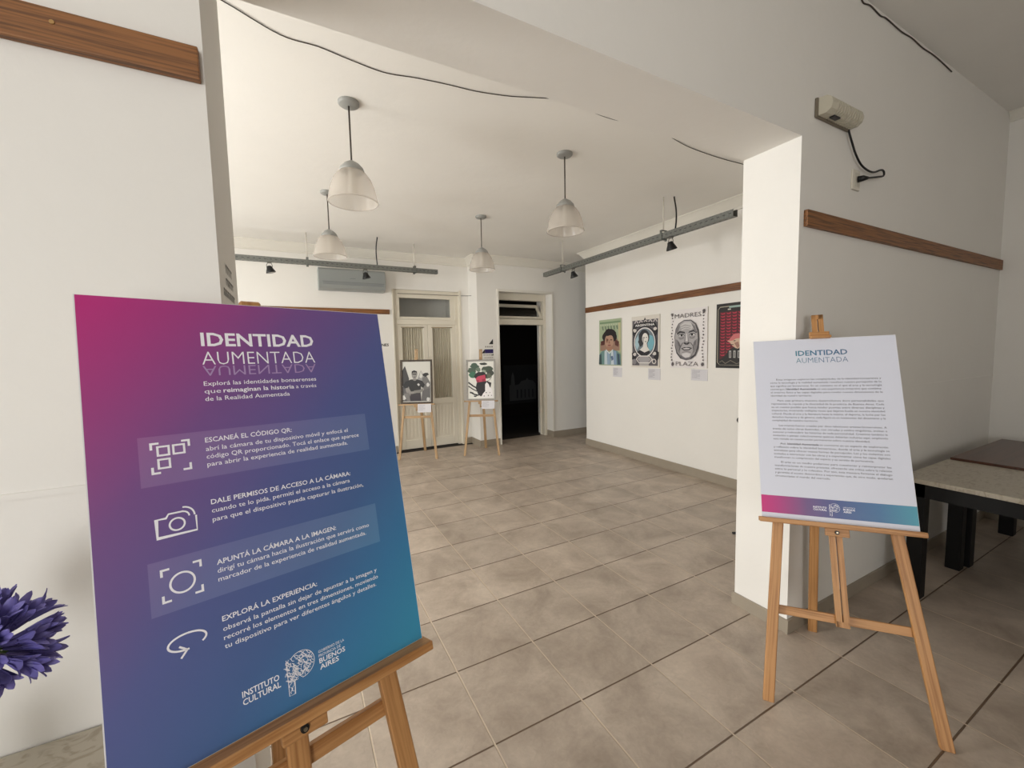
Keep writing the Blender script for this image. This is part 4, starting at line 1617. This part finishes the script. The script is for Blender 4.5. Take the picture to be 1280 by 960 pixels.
M_ORNATE = plain('mottled_dark_frame', (70, 58, 46), 0.6, noise=0.9, scale=38)
t, A, _at = small_easel('worn pine easel in front of the curtained door', 'dark framed black and white picture of a seated man in a dark t-shirt', 'white caption card on the easel in front of the curtained door',
                        (0.965, 4.78), -.46, .10, .495, .685, .868, (1.235, 5.31), M_ORNATE, .29, .28, .66)
A.rect((206, 204, 196), 0, 0, 1, 1)
A.poly((60, 58, 58), [(0, .22), (.10, .10), (.24, .42), (.20, .60), (0, .60)])
A.poly((150, 148, 146), [(.52, .46), (.66, .22), (.84, .46), (.86, .56), (.50, .56)])
A.poly((206, 204, 198), [(.60, .38), (.66, .24), (.72, .36), (.66, .42)])
A.poly((110, 108, 106), [(.70, .42), (.84, .34), (.98, .52), (.98, .80), (.74, .70)])
A.poly((36, 35, 36), blob(.82, .33, .10, .05, 8, .3, 2))
A.poly((90, 88, 88), [(0, .62), (.20, .58), (.30, .98), (0, .98)])
A.poly((206, 204, 200), blob(.06, .88, .09, .07, 8, .3, 4))
A.poly((96, 94, 94), [(.70, .72), (.98, .66), (.98, .98), (.66, .98)])
A.poly((206, 204, 200), blob(.90, .58, .055, .05, 9, .2, 6))
A.poly((206, 204, 200), blob(.90, .94, .07, .05, 9, .2, 7))
A.poly((30, 30, 32), [(.02, .60), (.10, .50), (.30, .44), (.52, .44), (.70, .48), (.80, .58), (.72, .66), (.66, .62), (.64, .78), (.66, .98), (.26, .98), (.28, .76), (.22, .62), (.10, .68)])
A.poly((138, 134, 130), [(.38, .42), (.50, .42), (.50, .46), (.44, .48), (.38, .46)])
A.ell((142, 138, 134), .43, .33, .095, .095)
A.poly((34, 33, 34), [(.33, .32), (.34, .24), (.42, .215), (.52, .24), (.53, .32), (.50, .27), (.38, .27)])
A.rect((40, 38, 38), .36, .30, .50, .325)
A.line((60, 58, 58), [(.40, .385), (.47, .385)], .02)
A.poly((140, 136, 132), [(.10, .66), (.22, .64), (.30, .74), (.52, .73), (.50, .78), (.26, .81), (.14, .76)])
A.poly((128, 124, 120), [(.72, .66), (.62, .70), (.40, .72), (.42, .78), (.62, .78), (.74, .72)])
A.poly((206, 204, 200), [(.52, .56), (.58, .54), (.62, .58), (.57, .61)])
A.poly((50, 44, 52), [(.28, .80), (.64, .80), (.66, .98), (.26, .98)])
A.poly((120, 116, 114), [(.04, .80), (.22, .76), (.28, .98), (.18, .98)])
A.done(t)

M_GFRAME = plain('mottled_grey_frame', (156, 152, 146), 0.6, noise=0.3, scale=60)
t, A, _at = small_easel('pale pine easel between the curtained door and the dark doorway', 'grey framed picture of a red face with green leaf hair', 'white caption card on the easel beside the dark doorway',
                        (1.90, 4.45), -.52, .13, .475, .655, .882, (2.19, 4.93), M_GFRAME, .275, .27, .64)
A.rect((232, 230, 222), 0, 0, 1, 1)
for sd, (a, b, ra, rb, c) in enumerate(((.26, .13, .16, .09, (66, 88, 72)), (.16, .25, .17, .08, (74, 92, 76)), (.74, .22, .20, .09, (72, 84, 70)), (.86, .32, .12, .09, (66, 70, 62)), (.20, .36, .14, .08, (58, 110, 84)), (.40, .22, .09, .06, (110, 124, 108)), (.78, .40, .13, .07, (92, 96, 80)), (.60, .07, .14, .035, (52, 56, 50)), (.62, .28, .10, .05, (150, 160, 146)))):
    A.poly(c, blob(a, b, ra, rb, 14, .22, sd + 20))
A.poly((28, 26, 28), blob(.50, .40, .24, .12, 16, .1, 40))
A.poly((196, 66, 92), [(.30, .46), (.40, .40), (.66, .36), (.70, .54), (.60, .56), (.46, .58), (.34, .56)])
A.poly((150, 36, 62), [(.32, .50), (.44, .51), (.42, .56), (.34, .55)])
A.poly((150, 36, 62), [(.54, .49), (.66, .47), (.66, .53), (.56, .54)])
A.poly((34, 30, 36), [(.34, .57), (.50, .55), (.74, .53), (.90, .58), (.86, .72), (.62, .86), (.50, .94), (.40, .90), (.30, .72)])
A.line((24, 24, 26), [(.02, .56), (.20, .66), (.36, .72)], .05)
A.line((24, 24, 26), [(.02, .66), (.18, .74), (.34, .80)], .035)
A.line((24, 24, 26), [(.08, .82), (.24, .88), (.40, .91)], .05)
A.poly((24, 24, 26), blob(.14, .84, .07, .02, 8, .3, 9))
A.poly((24, 24, 26), blob(.28, .93, .06, .02, 8, .3, 10))
A.poly((238, 234, 234), [(.66, .62), (.72, .56), (.80, .62), (.84, .70), (.92, .74), (.98, .98), (.52, .98), (.56, .88), (.66, .80)])
for q in ((.70, .84), (.84, .84), (.78, .92), (.62, .93), (.90, .92)):
    A.poly((60, 56, 60), blob(q[0], q[1], .02, .014, 6, .3, int(q[0] * 99)))
A.line((90, 88, 90), [(.92, .42), (.84, .50), (.70, .55)], .015)
A.done(t)

# ------------------------------------------------------------------ lettering on the walls
SH = Sheet((2.25, YN - .0005, 1.87), (1, 0, 0), (0, 0, -1), (0, -1, 0))
A = Art(SH, .17, .31)
A.poly((34, 34, 36), [(.52, .30), (1.0, .0), (1.0, .30)])
for i in range(4):
    A.rect((128, 124, 118), .12 + i * .23, .40, .24 + i * .23, .48)
A.poly((40, 38, 40), [(-.30, .80), (.05, .58), (.05, .80)])
A.rect((42, 30, 96), .06, .58, 1.0, .80)
for i in range(5):
    A.rect((136, 130, 122), -.1 + i * .20, .87, .02 + i * .20, .92)
A.poly((48, 44, 40), [(.78, .93), (1.0, .82), (1.0, .93)])
for i in range(5):
    A.rect((158, 152, 142), .0 + i * .2, 1.02, .14 + i * .2, 1.06)
tag(A.done(None, 'wall_sticker'), 'small vinyl wall sign with a purple block beside the dark doorway', 'sign')
SH = Sheet((.45, YA - .0005, 1.772), (1, 0, 0), (0, 0, -1), (0, -1, 0))
m = MB()
text_into(m, SH, 'NES', .165, .0, .115, cap=.042, bold=.03, off=.0006)
tag(m.build('wall_lettering', plain('black_vinyl', (30, 28, 28), 0.5), None, False), 'black letters NES on the back wall left of the curtained door', 'sign')
SH = Sheet((XL + .0004, -.16, 1.885), (0, 1, 0), (0, 0, -1), (1, 0, 0))
m = MB()
rn = random.Random(5)
for row, (b, h, n0, a0) in enumerate(((.0, .024, 5, .08), (.038, .02, 6, .07), (.072, .02, 9, .01))):
    for i in range(n0):
        a = a0 + i * .026
        flat(m, SH, [(a, b), (a, b + h), (a + .006, b + h), (a + .006, b)], .0005)
        flat(m, SH, [(a + .006, b), (a + .006, b + .006), (a + .017, b + .006), (a + .017, b)], .0005)
        if rn.random() < .6:
            flat(m, SH, [(a + .012, b + .008), (a + .012, b + h), (a + .018, b + h), (a + .018, b + .008)], .0005)
tag(m.build('wall_lettering', plain('grey_vinyl', (74, 70, 66), 0.5), None, False), 'faint dark lettering on the grey side of the left wall end', 'sign')

# picture in the dark room, the dimness put into its dark colours
t = thing('wall_picture', 'darkened picture of a grey building hanging inside the dark doorway', 'picture', (4.6, 7.9, .4))
boxes('backing_board', plain('dimmed_picture', (30, 27, 26), 0.7), [(4.05, 5.15, 7.88, 7.9, .30, 1.30)], t)
A = Art(Sheet((4.05, 7.879, 1.30), (1, 0, 0), (0, 0, -1), (0, -1, 0)), 1.1, 1.0)
bc = (84, 82, 80)
A.poly(bc, [(.14, .92), (.14, .52), (.18, .50), (.20, .28), (.235, .18), (.27, .28), (.29, .52), (.40, .50), (.46, .42), (.58, .40), (.62, .34), (.66, .40), (.78, .42), (.86, .52), (.86, .92)])
for i in range(5):
    A.rect((34, 31, 30), .33 + i * .105, .64, .37 + i * .105, .86)
A.done(t)

# ------------------------------------------------------------------ tables
def table(label, x0, x1, y0, y1, zt, top_mat, inset, legs=.075, top_t=.03, kind='side'):
    t = thing('table', label, 'table', ((x0 + x1) / 2, (y0 + y1) / 2, 0))
    m = MB()
    m.box(x0, x1, y0, y1, zt - top_t, zt)
    m.bevel(.004, 2)
    m.build('table_top', top_mat, t)
    m = MB()
    ap = .085
    zz = zt - top_t
    a, b = x0 + inset, x1 - inset
    c, d = y0 + .04, y1 - .04
    m.box(a, b, c, c + .02, zz - ap, zz)
    m.box(a, b, d - .02, d, zz - ap, zz)
    m.box(a, a + .02, c + .02, d - .02, zz - ap, zz)
    m.box(b - .02, b, c + .02, d - .02, zz - ap, zz)
    m.build('apron', M_BLACK, t)
    for lx in (a, b - legs):
        for ly in (c, d - legs):
            m = MB()
            m.box(lx, lx + legs, ly, ly + legs, 0, zz)
            m.bevel(.003, 1)
            m.build('leg', M_BLACK, t)
    return t


table('marble topped black table along the wall at the right edge', 2.775, 3.545, -2.5, -.325, .78, M_MARBLE, .006, .078)  # unseen front part lengthened to keep light off the floor below
table('brown topped black table in the corner beyond the marble table', 3.555, 4.70, -2.5, -.335, .795, M_BROWN, .03, .085, .035)  # likewise lengthened out of view to darken the floor underneath
table('marble topped table against the wall at the bottom left under the flowers', -2.05, -.99, -.80, -.208, .783, M_MARBLE, .03)

# ------------------------------------------------------------------ agapanthus in a vase on the left table
vx, vy = -1.26, -.56
t = thing('vase', 'white vase with purple flowers on the marble table at bottom left', 'vase', (vx, vy, .783))
m = MB()
rg = m.lathe([(.035, .784), (.05, .79), (.058, .84), (.05, .90), (.034, .94), (.032, .965), (.036, .97), (.033, .968), (.028, .94), (.03, .91)], vx, vy, 32)
m.cap(list(reversed(rg[0])))
m.build('body', plain('white_ceramic', (222, 220, 214), 0.25), t)

M_PETAL = plain('violet_petal', (128, 120, 192), 0.5, noise=0.3, scale=45)
M_BUD = plain('deep_violet_tube', (92, 82, 150), 0.55, noise=0.2, scale=45)
M_STEM = plain('green_stem', (86, 112, 60), 0.6)


def floret(m, root, d, ln, opening, seed):
    """trumpet flower: narrow tube flaring into six pointed tepals"""
    rn = random.Random(seed)
    d = V(d).normalized()
    s = d.orthogonal().normalized()
    t_ = d.cross(s)
    roll_ = rn.uniform(0, 6.28)
    m.mi = 2
    m.tube([root, root + d * ln * .35], .0016, 5)
    m.mi = 1
    p0 = root + d * ln * .33
    m.tube([p0, p0 + d * ln * .10, p0 + d * ln * .30], [.002, .004, .0055], 8)
    m.mi = 0
    base = p0 + d * ln * .26
    for k in range(6):
        a = roll_ + k * math.pi / 3
        rd = s * math.cos(a) + t_ * math.sin(a)
        tg = d.cross(rd)
        L = ln * .48 * rn.uniform(.92, 1.08)
        rows = []
        for (q, ww, bend) in ((0, .0035, 0.0), (.35, .0062, .10), (.65, .0065, .26), (.88, .004, .5), (1.0, .0005, .66)):
            c = base + d * (L * q * (1 - .25 * bend * opening)) + rd * (.0045 + L * bend * opening * .8)
            rows.append([c - tg * ww, c + rd * (-.0018), c + tg * ww])
        vs = [[m.bm.verts.new(p) for p in row] for row in rows]
        for i in range(len(vs) - 1):
            for j in range(2):
                fc = m.bm.faces.new([vs[i][j], vs[i][j + 1], vs[i + 1][j + 1], vs[i + 1][j]])
                fc.material_index = m.mi
                fc.smooth = True


def agapanthus(label, hub, base, ln, seed, n=58):
    t = thing('agapanthus_flower', label, 'flower', base, 0, None)
    m = MB()
    m.tube(smooth([base, V(base).lerp(V(hub), .5) + V((.006, -.004, 0)), hub], 5), .005, 8)
    m.build('stem', M_STEM, t)
    m = MB()
    rn = random.Random(seed)
    for i in range(n):
        z = 1 - 1.75 * (i + .5) / n
        a = i * 2.39996 + rn.uniform(-.2, .2)
        rr = math.sqrt(max(0, 1 - z * z))
        d = V((rr * math.cos(a), rr * math.sin(a), z + rn.uniform(-.1, .1)))
        floret(m, V(hub), d, ln * rn.uniform(.85, 1.12), rn.uniform(.25, .8), seed * 100 + i)
    m.build('flower_head', [M_PETAL, M_BUD, M_STEM], t)
    return t


agapanthus('purple agapanthus flower head in the vase at the left edge', (-1.125, -.50, 1.165), (vx + .006, vy + .004, .80), .090, 3)

# ------------------------------------------------------------------ black bits behind the pier
t = thing('floor_stand', 'black stand foot on the gallery floor just behind the right pier', 'stand', (2.72, .70, 0))
m = MB()
m.tube([(2.655, .735, .012), (2.80, .66, .012)], .011, 8)
m.tube([(2.80, .66, .012), (2.93, .73, .012)], .011, 8)
m.tube([(2.80, .66, .012), (2.81, .52, .012)], .011, 8)
m.build('base', M_BLACKP, t)
m = MB()
m.tube([(2.80, .66, .012), (2.80, .66, 1.1)], .011, 10)
m.build('pole', M_BLACKP, t)
t = thing('wall_fitting', 'small round black fitting on the right gallery wall at the pier edge', 'wall fitting', (XG, 1.40, .81))
m = MB()
m.tube([(XG, 1.405, .81), (XG - .02, 1.405, .81), (XG - .03, 1.405, .81)], [.035, .035, .026], 18)
m.build('body', M_BLACKP, t)
